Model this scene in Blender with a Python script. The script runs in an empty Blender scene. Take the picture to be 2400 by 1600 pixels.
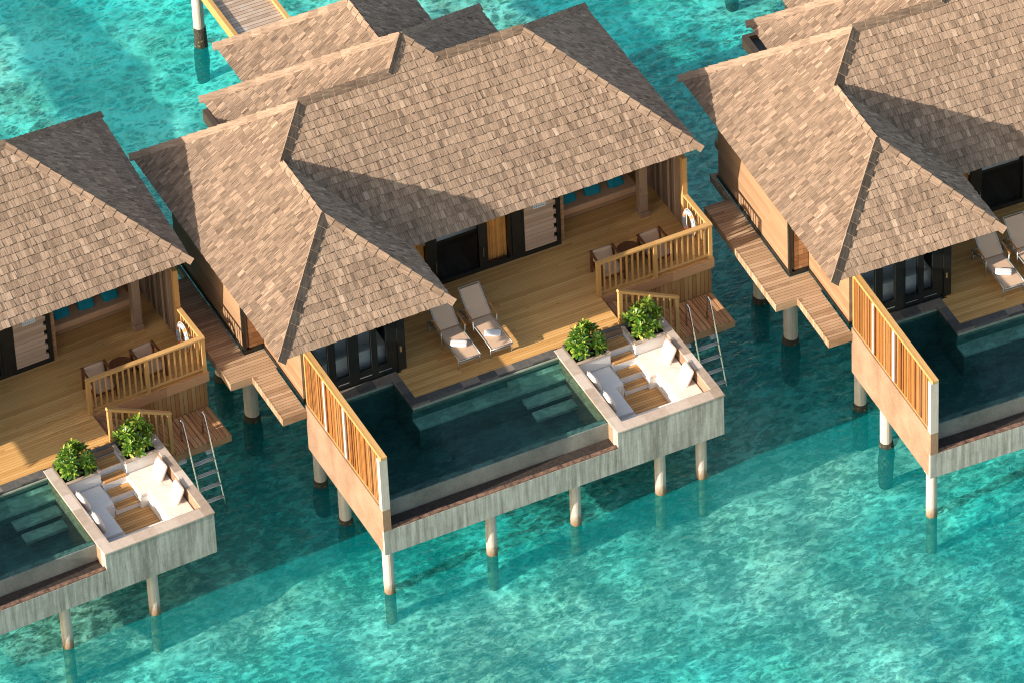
import bpy, math, random
from mathutils import Vector, Matrix
R = math.radians
random.seed(11)
scene = bpy.context.scene
COL = scene.collection

# ------------------------------------------------------------------ materials
def newmat(name):
    m = bpy.data.materials.new(name); m.use_nodes = True
    nt = m.node_tree; b = nt.nodes['Principled BSDF']
    return m, nt, b
def N(nt, t, **kw):
    n = nt.nodes.new(t)
    for k, v in kw.items():
        if k == 'ins':
            for a, c in v.items(): n.inputs[a].default_value = c
        else: setattr(n, k, v)
    return n
def L(nt, a, b): nt.links.new(a, b)
def ramp(nt, fac, stops):
    r = N(nt, 'ShaderNodeValToRGB'); e = r.color_ramp.elements
    while len(e) < len(stops): e.new(.5)
    for i, (p, c) in enumerate(stops):
        e[i].position = p; e[i].color = (*c, 1)
    L(nt, fac, r.inputs[0]); return r.outputs[0]
def math_(nt, op, a, b=None, c=None):
    n = N(nt, 'ShaderNodeMath', operation=op)
    for i, x in enumerate((a, b, c)):
        if x is None: continue
        if isinstance(x, (int, float)): n.inputs[i].default_value = x
        else: L(nt, x, n.inputs[i])
    return n.outputs[0]
def mixc(nt, mode, fac, a, b):
    n = N(nt, 'ShaderNodeMix', data_type='RGBA', blend_type=mode)
    for i, x in ((0, fac), (6, a), (7, b)):
        if isinstance(x, (int, float)): n.inputs[i].default_value = x
        elif isinstance(x, tuple): n.inputs[i].default_value = (*x, 1)
        else: L(nt, x, n.inputs[i])
    return n.outputs[2]
def coords(nt, scale=(1, 1, 1), out='Object', rot=(0, 0, 0)):
    tc = N(nt, 'ShaderNodeTexCoord'); mp = N(nt, 'ShaderNodeMapping')
    L(nt, tc.outputs[out], mp.inputs[0]); mp.inputs['Scale'].default_value = scale
    mp.inputs['Rotation'].default_value = rot
    return mp.outputs[0]
def noise(nt, vec, scale, detail=3, rough=.55, dist=0.0, out='Fac'):
    n = N(nt, 'ShaderNodeTexNoise', ins={'Scale': scale, 'Detail': detail, 'Roughness': rough, 'Distortion': dist})
    L(nt, vec, n.inputs['Vector']); return n.outputs[out]
def bump(nt, b, h, strength=.3, dist=.01):
    n = N(nt, 'ShaderNodeBump', ins={'Strength': strength, 'Distance': dist})
    L(nt, h, n.inputs['Height']); L(nt, n.outputs[0], b.inputs['Normal'])

def plain(name, col, rough=.6, metal=0, vary=.12, nscale=6, spec=None):
    m, nt, b = newmat(name)
    f = noise(nt, coords(nt), nscale, 4)
    lo = tuple(c * (1 - vary) for c in col); hi = tuple(min(1, c * (1 + vary)) for c in col)
    L(nt, ramp(nt, f, [(.3, lo), (.7, hi)]), b.inputs['Base Color'])
    b.inputs['Roughness'].default_value = rough; b.inputs['Metallic'].default_value = metal
    if spec is not None: b.inputs['Specular IOR Level'].default_value = spec
    return m
def planks(name, across, along, width, cols, gap=.05, gapcol=(.02, .012, .008), rough=.65, seglen=3.6, joint=.3, wear=None, gapdark=1.0, grain=1.0, knots=True):
    """boards of one width: across / along are axis indices of object space"""
    m, nt, b = newmat(name)
    tc = N(nt, 'ShaderNodeTexCoord'); sp = N(nt, 'ShaderNodeSeparateXYZ'); L(nt, tc.outputs['Object'], sp.inputs[0])
    a = math_(nt, 'DIVIDE', sp.outputs[across], width)
    idx = math_(nt, 'FLOOR', a); fr = math_(nt, 'FRACT', a)
    w1 = N(nt, 'ShaderNodeTexWhiteNoise', noise_dimensions='1D'); L(nt, idx, w1.inputs['W'])
    seg = math_(nt, 'ADD', math_(nt, 'DIVIDE', sp.outputs[along], seglen), math_(nt, 'MULTIPLY', w1.outputs['Value'], 7.3))
    sidx = math_(nt, 'FLOOR', seg); sfr = math_(nt, 'FRACT', seg)
    cb = N(nt, 'ShaderNodeCombineXYZ'); L(nt, idx, cb.inputs[0]); L(nt, sidx, cb.inputs[1])
    w2 = N(nt, 'ShaderNodeTexWhiteNoise', noise_dimensions='2D'); L(nt, cb.outputs[0], w2.inputs['Vector'])
    sc = [1, 1, 1]; sc[across] = 26; sc[along] = 1.6
    k = 3 - across - along; sc[k] = 8
    mp = N(nt, 'ShaderNodeMapping'); L(nt, tc.outputs['Object'], mp.inputs[0]); mp.inputs['Scale'].default_value = sc
    off = N(nt, 'ShaderNodeVectorMath', operation='MULTIPLY_ADD'); L(nt, cb.outputs[0], off.inputs[0])
    off.inputs[1].default_value = (3.7, 5.1, 0); L(nt, mp.outputs[0], off.inputs[2])
    g = noise(nt, off.outputs[0], 1.0, 5, .6, .6)
    big = noise(nt, tc.outputs['Object'], .9, 3)
    f = math_(nt, 'ADD', math_(nt, 'MULTIPLY', w2.outputs['Value'], .42), math_(nt, 'MULTIPLY', g, .42 * grain))
    f = math_(nt, 'ADD', f, math_(nt, 'MULTIPLY', big, .22))
    c = ramp(nt, f, [(.25, cols[0]), (.5, cols[1]), (.8, cols[2])])
    if wear:
        wn = noise(nt, tc.outputs['Object'], 1.7, 5, .65)
        wf = N(nt, 'ShaderNodeMapRange', ins={1: .5, 2: .7, 3: 0, 4: .7}); L(nt, wn, wf.inputs[0])
        c = mixc(nt, 'MIX', wf.outputs[0], c, wear)
    if knots:
        kn = N(nt, 'ShaderNodeTexVoronoi', ins={'Scale': 1.0}); ks = [1, 1, 1]; ks[across] = 5; ks[along] = 1.6
        mp2 = N(nt, 'ShaderNodeMapping'); L(nt, tc.outputs['Object'], mp2.inputs[0]); mp2.inputs['Scale'].default_value = ks
        L(nt, mp2.outputs[0], kn.inputs['Vector'])
        kf = N(nt, 'ShaderNodeMapRange', ins={1: .05, 2: .14, 3: .45, 4: 0}); L(nt, kn.outputs[0], kf.inputs[0])
        c = mixc(nt, 'MULTIPLY', kf.outputs[0], c, (.45, .33, .25))
    e1 = math_(nt, 'LESS_THAN', fr, gap)
    e2 = math_(nt, 'LESS_THAN', sfr, .009 / seglen)
    e = math_(nt, 'MAXIMUM', e1, math_(nt, 'MULTIPLY', e2, joint))
    c = mixc(nt, 'MIX', math_(nt, 'MULTIPLY', e, gapdark), c, gapcol)
    L(nt, c, b.inputs['Base Color']); b.inputs['Roughness'].default_value = rough
    b.inputs['Specular IOR Level'].default_value = .3
    h = math_(nt, 'SUBTRACT', math_(nt, 'MULTIPLY', g, .25), e)
    bump(nt, b, h, .5, .006)
    return m
def concrete(name, cols, streak=True, rough=.85, stain=(.30, .23, .16), stainamt=.35):
    m, nt, b = newmat(name)
    big = noise(nt, coords(nt), 1.3, 6, .65)
    fine = noise(nt, coords(nt), 22, 4, .6)
    f = math_(nt, 'ADD', math_(nt, 'MULTIPLY', big, .65), math_(nt, 'MULTIPLY', fine, .35))
    if streak:
        st = noise(nt, coords(nt, (9, 9, .55)), 1.0, 5, .7, .3)
        f = math_(nt, 'ADD', math_(nt, 'MULTIPLY', f, .35), math_(nt, 'MULTIPLY', st, .68))
    c = ramp(nt, f, [(.36, cols[0]), (.5, cols[1]), (.66, cols[2])])
    s2 = noise(nt, coords(nt, (1, 1, .6)), 2.3, 6, .7)
    sf = N(nt, 'ShaderNodeMapRange', ins={1: .55, 2: .75, 3: 0, 4: stainamt}); L(nt, s2, sf.inputs[0])
    c = mixc(nt, 'MIX', sf.outputs[0], c, stain)
    L(nt, c, b.inputs['Base Color']); b.inputs['Roughness'].default_value = rough
    b.inputs['Specular IOR Level'].default_value = .25
    bump(nt, b, fine, .35, .006)
    return m
def stone_tiles(name, cols, sx=2.2, sy=2.2, rough=.5):
    m, nt, b = newmat(name)
    v = coords(nt, (sx, sy, .01))
    vo = N(nt, 'ShaderNodeVectorMath', operation='FLOOR'); L(nt, v, vo.inputs[0])
    w = N(nt, 'ShaderNodeTexWhiteNoise', noise_dimensions='2D'); L(nt, vo.outputs[0], w.inputs['Vector'])
    n = noise(nt, coords(nt), 9, 5, .65)
    f = math_(nt, 'ADD', math_(nt, 'MULTIPLY', w.outputs['Value'], .6), math_(nt, 'MULTIPLY', n, .5))
    c = ramp(nt, f, [(.25, cols[0]), (.5, cols[1]), (.85, cols[2])])
    L(nt, c, b.inputs['Base Color']); b.inputs['Roughness'].default_value = rough
    bump(nt, b, n, .3, .004)
    return m
def shingle_mat():
    m, nt, b = newmat('cedar_shingle')
    at = N(nt, 'ShaderNodeAttribute', attribute_name='rnd')
    uv = N(nt, 'ShaderNodeUVMap'); mp = N(nt, 'ShaderNodeMapping'); L(nt, uv.outputs[0], mp.inputs[0])
    mp.inputs['Scale'].default_value = (38, 2.6, 1)
    g = noise(nt, mp.outputs[0], 1.0, 5, .65, .4)
    mp2 = N(nt, 'ShaderNodeMapping'); L(nt, uv.outputs[0], mp2.inputs[0]); mp2.inputs['Scale'].default_value = (.7, .7, 1)
    big = noise(nt, mp2.outputs[0], 1.0, 4, .6)
    f = math_(nt, 'ADD', math_(nt, 'ADD', math_(nt, 'MULTIPLY', at.outputs['Fac'], .23), .02), math_(nt, 'MULTIPLY', g, .66))
    f = math_(nt, 'ADD', f, math_(nt, 'MULTIPLY', math_(nt, 'SUBTRACT', big, .5), .42)); f = math_(nt, 'ADD', f, .08)
    c = ramp(nt, f, [(.22, SH[0]), (.42, SH[1]), (.62, SH[2]), (.88, SH[3])])
    # thin dark splits in the wood
    g2 = noise(nt, mp.outputs[0], 2.3, 2, .5)
    sp = N(nt, 'ShaderNodeMapRange', ins={1: .30, 2: .38, 3: .55, 4: 0}); L(nt, g2, sp.inputs[0])
    c = mixc(nt, 'MULTIPLY', sp.outputs[0], c, (.35, .27, .22))
    L(nt, c, b.inputs['Base Color']); b.inputs['Roughness'].default_value = .9
    b.inputs['Diffuse Roughness'].default_value = 1.0
    b.inputs['Specular IOR Level'].default_value = .15
    bump(nt, b, g, .5, .006)
    return m
SH = [(.095, .064, .046), (.205, .144, .104), (.39, .277, .200), (.57, .45, .355)]
M = {}
M['shingle'] = shingle_mat()
M['cap'] = M['shingle']
M['deck'] = planks('deck_boards', 1, 0, .082, [(.51, .26, .080), (.61, .33, .108), (.70, .415, .155)], gap=.07, gapcol=(.19, .09, .03), gapdark=.8)
M['walk'] = planks('walkway_boards', 1, 0, .10, [(.22, .135, .078), (.33, .215, .13), (.46, .32, .21)], gap=.08, wear=(.42, .29, .19), gapcol=(.05, .026, .013), joint=0)
M['platform'] = planks('platform_boards', 0, 1, .12, [(.34, .17, .08), (.47, .25, .12), (.57, .34, .18)], gap=.1, gapcol=(.03, .015, .008))
M['skirt'] = planks('skirt_boards', 0, 2, .11, [(.24, .13, .05), (.34, .19, .075), (.40, .27, .13)], gap=.07, joint=0)
M['wallw'] = planks('wall_boards', 2, 1, .15, [(.23, .125, .068), (.275, .158, .088), (.32, .20, .115)], gap=.04, gapcol=(.20, .12, .06))
M['wallx'] = planks('wall_boards_front', 2, 0, .13, [(.36, .23, .155), (.45, .30, .21), (.54, .38, .28)], gap=.04, gapcol=(.14, .08, .05))
M['reveal'] = planks('reveal_boards', 2, 0, .16, [(.22, .11, .05), (.33, .17, .08), (.42, .24, .12)], gap=.05)
M['jetty'] = planks('jetty_boards', 1, 0, .13, [(.26, .18, .125), (.38, .275, .20), (.50, .40, .32)], gap=.09, wear=(.50, .46, .44), joint=0)
M['gold'] = planks('golden_timber', 0, 2, 9.0, [(.37, .20, .065), (.46, .26, .092), (.53, .315, .125)], gap=0, joint=0)
M['fascia'] = planks('fascia_timber', 2, 0, 9.0, [(.36, .19, .10), (.46, .26, .14), (.52, .32, .19)], gap=0)
M['tread'] = planks('teak_treads', 1, 0, .085, [(.34, .16, .055), (.47, .24, .085), (.58, .34, .14)], gap=.09, gapcol=(.07, .03, .01))
M['postw'] = planks('post_timber', 0, 2, 9.0, [(.20, .125, .078), (.28, .18, .115), (.35, .23, .155)], gap=0)
M['dark'] = plain('black_joinery', (.012, .013, .012), .35, vary=.3)
M['darkfloor'] = planks('dark_floor', 0, 1, .16, [(.022, .024, .025), (.034, .036, .037), (.05, .052, .052)], gap=.03, knots=False)
M['interior'] = plain('interior_wall', (.06, .055, .05), .8)
M['greywall'] = plain('bathroom_wall', (.16, .165, .165), .8)
M['under'] = plain('roof_underlay', (.035, .025, .019), .9)
M['concf'] = concrete('board_marked_concrete', [(.155, .15, .13), (.30, .30, .27), (.50, .50, .46)], stain=(.16, .13, .09), stainamt=.45)
M['conc'] = concrete('smooth_concrete', [(.20, .12, .076), (.275, .17, .11), (.33, .225, .155)], streak=False, stain=(.22, .12, .065), stainamt=.6)
M['pilec'] = concrete('pile_concrete', [(.34, .30, .26), (.46, .41, .36), (.54, .49, .44)], streak=True)
M['weir'] = concrete('weir_concrete', [(.13, .135, .12), (.20, .205, .185), (.28, .28, .25)], streak=False, stain=(.09, .09, .07))
M['gutter'] = plain('gutter_pebble', (.034, .024, .02), .7, vary=.5, nscale=14)
M['lipbrown'] = plain('gutter_lip', (.16, .09, .06), .7, vary=.55, nscale=9)
M['coping'] = stone_tiles('dark_stone_coping', [(.055, .055, .052), (.10, .095, .088), (.24, .19, .15)])
M['rim'] = stone_tiles('tan_stone_rim', [(.30, .225, .17), (.42, .33, .265), (.56, .47, .40)], 1.7, 1.7, .6)
M['pooltile'] = stone_tiles('pool_stone', [(.07, .15, .14), (.095, .185, .17), (.13, .23, .21)], 3.2, 3.2)
M['poolledge'] = stone_tiles('pool_ledge_stone', [(.34, .42, .35), (.44, .52, .43), (.54, .62, .52)], 3.2, 3.2)
M['strip'] = plain('pale_waterline_tile', (.30, .34, .27), .5)
M['white'] = plain('white_render', (.70, .67, .64), .7, vary=.04)
M['cushion'] = plain('cream_canvas', (.70, .61, .54), .85, vary=.05)
for _k in ('cushion',):
    _nt = M[_k].node_tree; _b = _nt.nodes['Principled BSDF']
    bump(_nt, _b, noise(_nt, coords(_nt, (1, 2.4, 1), rot=(0, 0, .6)), 2.2, 2, .5, 1.0), .6, .05)
M['whitecloth'] = plain('white_towelling', (.74, .73, .74), .9, vary=.03)
M['mesh'] = plain('sling_mesh', (.56, .38, .26), .75, vary=.05, nscale=60)
M['chairpad'] = plain('tan_chair_pad', (.42, .28, .19), .85, vary=.06)
M['alu'] = plain('grey_aluminium', (.42, .43, .41), .4, metal=.5, vary=.06)
M['steel'] = plain('stainless_steel', (.72, .74, .74), .16, metal=1, vary=.03)
M['teal'] = plain('turquoise_fabric', (.0, .21, .27), .85, vary=.12)
M['bedding'] = plain('tan_fabric', (.58, .33, .18), .85, vary=.06)
M['chairwood'] = plain('brown_wood', (.12, .045, .018), .45, vary=.35, nscale=12)
M['armwood'] = plain('teak_arm', (.46, .20, .065), .5, vary=.2, nscale=12)
M['curtain'] = plain('ochre_curtain', (.80, .38, .10), .85, vary=.12, nscale=3)
M['soil'] = plain('planting_soil', (.03, .02, .014), .95, vary=.4, nscale=20)
M['stem'] = plain('plant_stem', (.12, .09, .04), .8)
M['buoy'] = plain('pale_blue_vinyl', (.30, .37, .44), .5, vary=.05)
M['orange'] = plain('orange_tape', (.85, .20, .04), .5, vary=.05)
M['rope'] = plain('cream_rope', (.65, .52, .40), .9)
M['plate'] = plain('sign_plate', (.60, .64, .66), .4, vary=.05)
M['ink'] = plain('sign_ink', (.08, .12, .18), .5)
M['brass'] = plain('brass_handle', (.75, .55, .28), .3, metal=.8)
M['tub'] = plain('bathtub_acrylic', (.80, .82, .80), .25, vary=.03)

def slat_mat(name, stops):
    m, nt, b = newmat(name)
    at = N(nt, 'ShaderNodeAttribute', attribute_name='rnd')
    g = noise(nt, coords(nt, (18, 18, 1.3)), 1.0, 5, .65, .5)
    f = math_(nt, 'ADD', math_(nt, 'MULTIPLY', at.outputs['Fac'], .62), math_(nt, 'MULTIPLY', g, .45))
    L(nt, ramp(nt, f, stops), b.inputs['Base Color'])
    b.inputs['Roughness'].default_value = .6
    bump(nt, b, g, .4, .004)
    return m
M['slat'] = slat_mat('golden_slats', [(.2, (.075, .023, .006)), (.42, (.20, .066, .011)), (.66, (.27, .112, .023)), (.95, (.31, .18, .085))])
M['slatgrey'] = slat_mat('weathered_slats', [(.22, (.13, .08, .05)), (.5, (.26, .17, .115)), (.8, (.38, .27, .19))])
def foul_mat():
    m, nt, b = newmat('pile_fouling')
    n = noise(nt, coords(nt), 9, 6, .7); y = noise(nt, coords(nt), 16, 3)
    c = ramp(nt, n, [(.3, (.008, .008, .006)), (.6, (.03, .028, .018)), (.8, (.06, .06, .03))])
    sf = N(nt, 'ShaderNodeMapRange', ins={1: .62, 2: .68, 3: 0, 4: .8}); L(nt, y, sf.inputs[0])
    c = mixc(nt, 'MIX', sf.outputs[0], c, (.38, .26, .05))
    L(nt, c, b.inputs['Base Color']); b.inputs['Roughness'].default_value = .8; bump(nt, b, n, 1, .04)
    return m
M['foul'] = foul_mat()
M['rust'] = concrete('stained_pile_foot', [(.16, .09, .04), (.30, .19, .10), (.48, .38, .28)], streak=True, stain=(.09, .07, .03))
def pile_front():
    m = M['pilec'].copy(); m.name = 'pile_with_tide_mark'; nt = m.node_tree; b = nt.nodes['Principled BSDF']
    src = b.inputs['Base Color'].links[0].from_socket
    tc = N(nt, 'ShaderNodeTexCoord'); sp = N(nt, 'ShaderNodeSeparateXYZ'); L(nt, tc.outputs['Object'], sp.inputs[0])
    n = noise(nt, coords(nt, (7, 7, 3)), 1, 5, .65)
    z = math_(nt, 'ADD', sp.outputs[2], math_(nt, 'MULTIPLY', math_(nt, 'SUBTRACT', n, .5), -.9))
    f = N(nt, 'ShaderNodeMapRange', ins={1: .06, 2: .42, 3: .95, 4: 0}); L(nt, z, f.inputs[0])
    c = ramp(nt, n, [(.35, (.10, .05, .02)), (.6, (.24, .15, .07))])
    L(nt, mixc(nt, 'MIX', f.outputs[0], src, c), b.inputs['Base Color']); return m
M['pilef'] = pile_front()
def leaf_mat():
    m, nt, b = newmat('glossy_leaf')
    at = N(nt, 'ShaderNodeAttribute', attribute_name='rnd')
    n = noise(nt, coords(nt), 7, 3)
    f = math_(nt, 'ADD', math_(nt, 'MULTIPLY', at.outputs['Fac'], .8), math_(nt, 'MULTIPLY', n, .3))
    L(nt, ramp(nt, f, [(.15, (.02, .07, .008)), (.45, (.07, .17, .016)), (.75, (.22, .32, .03)), (1, (.52, .52, .08))]), b.inputs['Base Color'])
    b.inputs['Roughness'].default_value = .32
    b.inputs['Transmission Weight'].default_value = 0
    tr = N(nt, 'ShaderNodeBsdfTranslucent'); tr.inputs[0].default_value = (.20, .34, .03, 1)
    mx = N(nt, 'ShaderNodeMixShader', ins={0: .22}); L(nt, b.outputs[0], mx.inputs[1]); L(nt, tr.outputs[0], mx.inputs[2])
    L(nt, mx.outputs[0], nt.nodes['Material Output'].inputs[0])
    return m
M['leaf'] = leaf_mat()
def fresnel(nt, ior):
    g = N(nt, 'ShaderNodeNewGeometry'); fr = N(nt, 'ShaderNodeFresnel')
    L(nt, math_(nt, 'ADD', math_(nt, 'MULTIPLY', g.outputs['Backfacing'], 1 / ior - ior), ior), fr.inputs['IOR']); return fr
def glass_mat(name, tint=(.72, .78, .78)):
    m, nt, b = newmat(name); nt.nodes.remove(b)
    t = N(nt, 'ShaderNodeBsdfTransparent'); t.inputs[0].default_value = (*tint, 1)
    g = N(nt, 'ShaderNodeBsdfGlossy', ins={'Roughness': .02})
    fr = fresnel(nt, 1.45); mx = N(nt, 'ShaderNodeMixShader')
    L(nt, fr.outputs[0], mx.inputs[0]); L(nt, t.outputs[0], mx.inputs[1]); L(nt, g.outputs[0], mx.inputs[2])
    L(nt, mx.outputs[0], nt.nodes['Material Output'].inputs[0]); return m
M['glass'] = glass_mat('window_glass', (.95, .97, .97))

def water_mat(name, deep, shallow, scatter, scat_fac, pool=False):
    """clear water: tinted see-through surface with ripple light painted into its tint, a little
    milky turquoise scatter, and a fresnel mirror of the sky"""
    m, nt, b = newmat(name); nt.nodes.remove(b)
    out = nt.nodes['Material Output']
    co = coords(nt, out='Object')
    # caustic light painted into the tint: a net of thin bright lines over small sharp-edged flecks
    wv = noise(nt, co, 1.6, 2, .5, 0, 'Color')
    vm = N(nt, 'ShaderNodeVectorMath', operation='MULTIPLY_ADD'); L(nt, wv, vm.inputs[0])
    vm.inputs[1].default_value = (.55, .45, 0); L(nt, co, vm.inputs[2])
    def mapped(src, scale, rot, loc=(0, 0, 0)):
        mp = N(nt, 'ShaderNodeMapping'); L(nt, src, mp.inputs[0]); mp.inputs['Location'].default_value = loc
        mp.inputs['Rotation'].default_value = (0, 0, R(rot)); mp.inputs['Scale'].default_value = scale; return mp.outputs[0]
    def rng(x, a, b, c=0, d=1):
        n_ = N(nt, 'ShaderNodeMapRange', ins={1: a, 2: b, 3: c, 4: d}); L(nt, x, n_.inputs[0]); return n_.outputs[0]
    def net(scale, seed, wd):
        ve = N(nt, 'ShaderNodeTexVoronoi', feature='DISTANCE_TO_EDGE', ins={'Scale': scale}); L(nt, mapped(vm.outputs[0], (.8, 1.3, 1), -20, (seed, seed, 0)), ve.inputs['Vector'])
        return math_(nt, 'POWER', rng(ve.outputs['Distance'], 0, wd, 1, 0), 1.6)
    fl = noise(nt, mapped(co, (1, 1.8, 1), -22), 2.6, 4, .6, .9)
    fl2 = noise(nt, mapped(co, (1, 2.0, 1), -22, (5, 2, 0)), 6.5, 3, .55, 1.0)
    pn = rng(fl, .505, .555)
    spy = N(nt, 'ShaderNodeSeparateXYZ'); L(nt, co, spy.inputs[0])
    where = math_(nt, 'MAXIMUM', rng(noise(nt, co, .45, 2, .5), .48, .62, .15, .8), rng(spy.outputs[1], 12, 19, 0, 1.5))
    s = math_(nt, 'ADD', math_(nt, 'MULTIPLY', pn, .55), math_(nt, 'MULTIPLY', rng(fl2, .47, .57), .22))
    s = math_(nt, 'ADD', s, math_(nt, 'MULTIPLY', math_(nt, 'ADD', net(1.5, 0, .13), math_(nt, 'MULTIPLY', net(2.7, 4, .16), .6)), math_(nt, 'MULTIPLY', where, .85)))
    mr = N(nt, 'ShaderNodeMapRange', ins={1: .0, 2: .80, 3: (.31 if not pool else .66), 4: 1.0}); L(nt, s, mr.inputs[0])
    big = noise(nt, co, .16, 3, .5)
    T = mixc(nt, 'MIX', ramp(nt, big, [(.40, (0, 0, 0)), (.62, (1, 1, 1))]), deep, shallow)
    vv = N(nt, 'ShaderNodeCombineXYZ')
    for i in range(3): L(nt, mr.outputs[0], vv.inputs[i])
    T = mixc(nt, 'MULTIPLY', 1.0, T, vv.outputs[0])
    tr = N(nt, 'ShaderNodeBsdfTransparent'); L(nt, T, tr.inputs[0])
    df = N(nt, 'ShaderNodeBsdfDiffuse'); df.inputs[0].default_value = (*scatter, 1)
    m1 = N(nt, 'ShaderNodeMixShader', ins={0: scat_fac}); L(nt, tr.outputs[0], m1.inputs[1]); L(nt, df.outputs[0], m1.inputs[2])
    # surface waves
    mpw = coords(nt, (1, 1.9, 1), rot=(0, 0, R(-22)))
    w1 = noise(nt, mpw, 2.2 if not pool else 3, 4, .6, .4); w2 = noise(nt, mpw, 9 if not pool else 6, 3, .6, .3)
    h = math_(nt, 'ADD', w1, math_(nt, 'MULTIPLY', w2, .35))
    bp = N(nt, 'ShaderNodeBump', ins={'Strength': 1.0 if not pool else .5, 'Distance': .055 if not pool else .03}); L(nt, h, bp.inputs['Height'])
    gl = N(nt, 'ShaderNodeBsdfGlossy', ins={'Roughness': .06}); L(nt, bp.outputs[0], gl.inputs['Normal'])
    fr = fresnel(nt, 1.33); L(nt, bp.outputs[0], fr.inputs['Normal'])
    m2 = N(nt, 'ShaderNodeMixShader'); L(nt, fr.outputs[0], m2.inputs[0]); L(nt, m1.outputs[0], m2.inputs[1]); L(nt, gl.outputs[0], m2.inputs[2])
    L(nt, m2.outputs[0], out.inputs[0]); return m
M['sea'] = water_mat('lagoon_water', (.24, .97, .98), (.66, 1.0, .95), (.0, .44, .47), .24)
M['poolwater'] = water_mat('pool_water', (.52, .80, .78), (.54, .82, .80), (.02, .11, .12), .06, pool=True)
def seabed_mat():
    m, nt, b = newmat('sand_and_coral_seabed')
    co = coords(nt)
    n = noise(nt, co, .55, 6, .62, .4); n2 = noise(nt, co, 4.2, 6, .7, .6); n3 = noise(nt, coords(nt, (1, 1, 1)), .12, 2)
    f = math_(nt, 'ADD', math_(nt, 'MULTIPLY', n, .45), math_(nt, 'MULTIPLY', n2, .45))
    f = math_(nt, 'ADD', f, math_(nt, 'MULTIPLY', n3, .1))
    c = ramp(nt, f, [(.40, (.28, .30, .22)), (.46, (.52, .52, .43)), (.50, (.70, .70, .60)), (.56, (.92, .92, .86))])
    L(nt, c, b.inputs['Base Color']); b.inputs['Roughness'].default_value = .95
    return m
M['seabed'] = seabed_mat()

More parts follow.
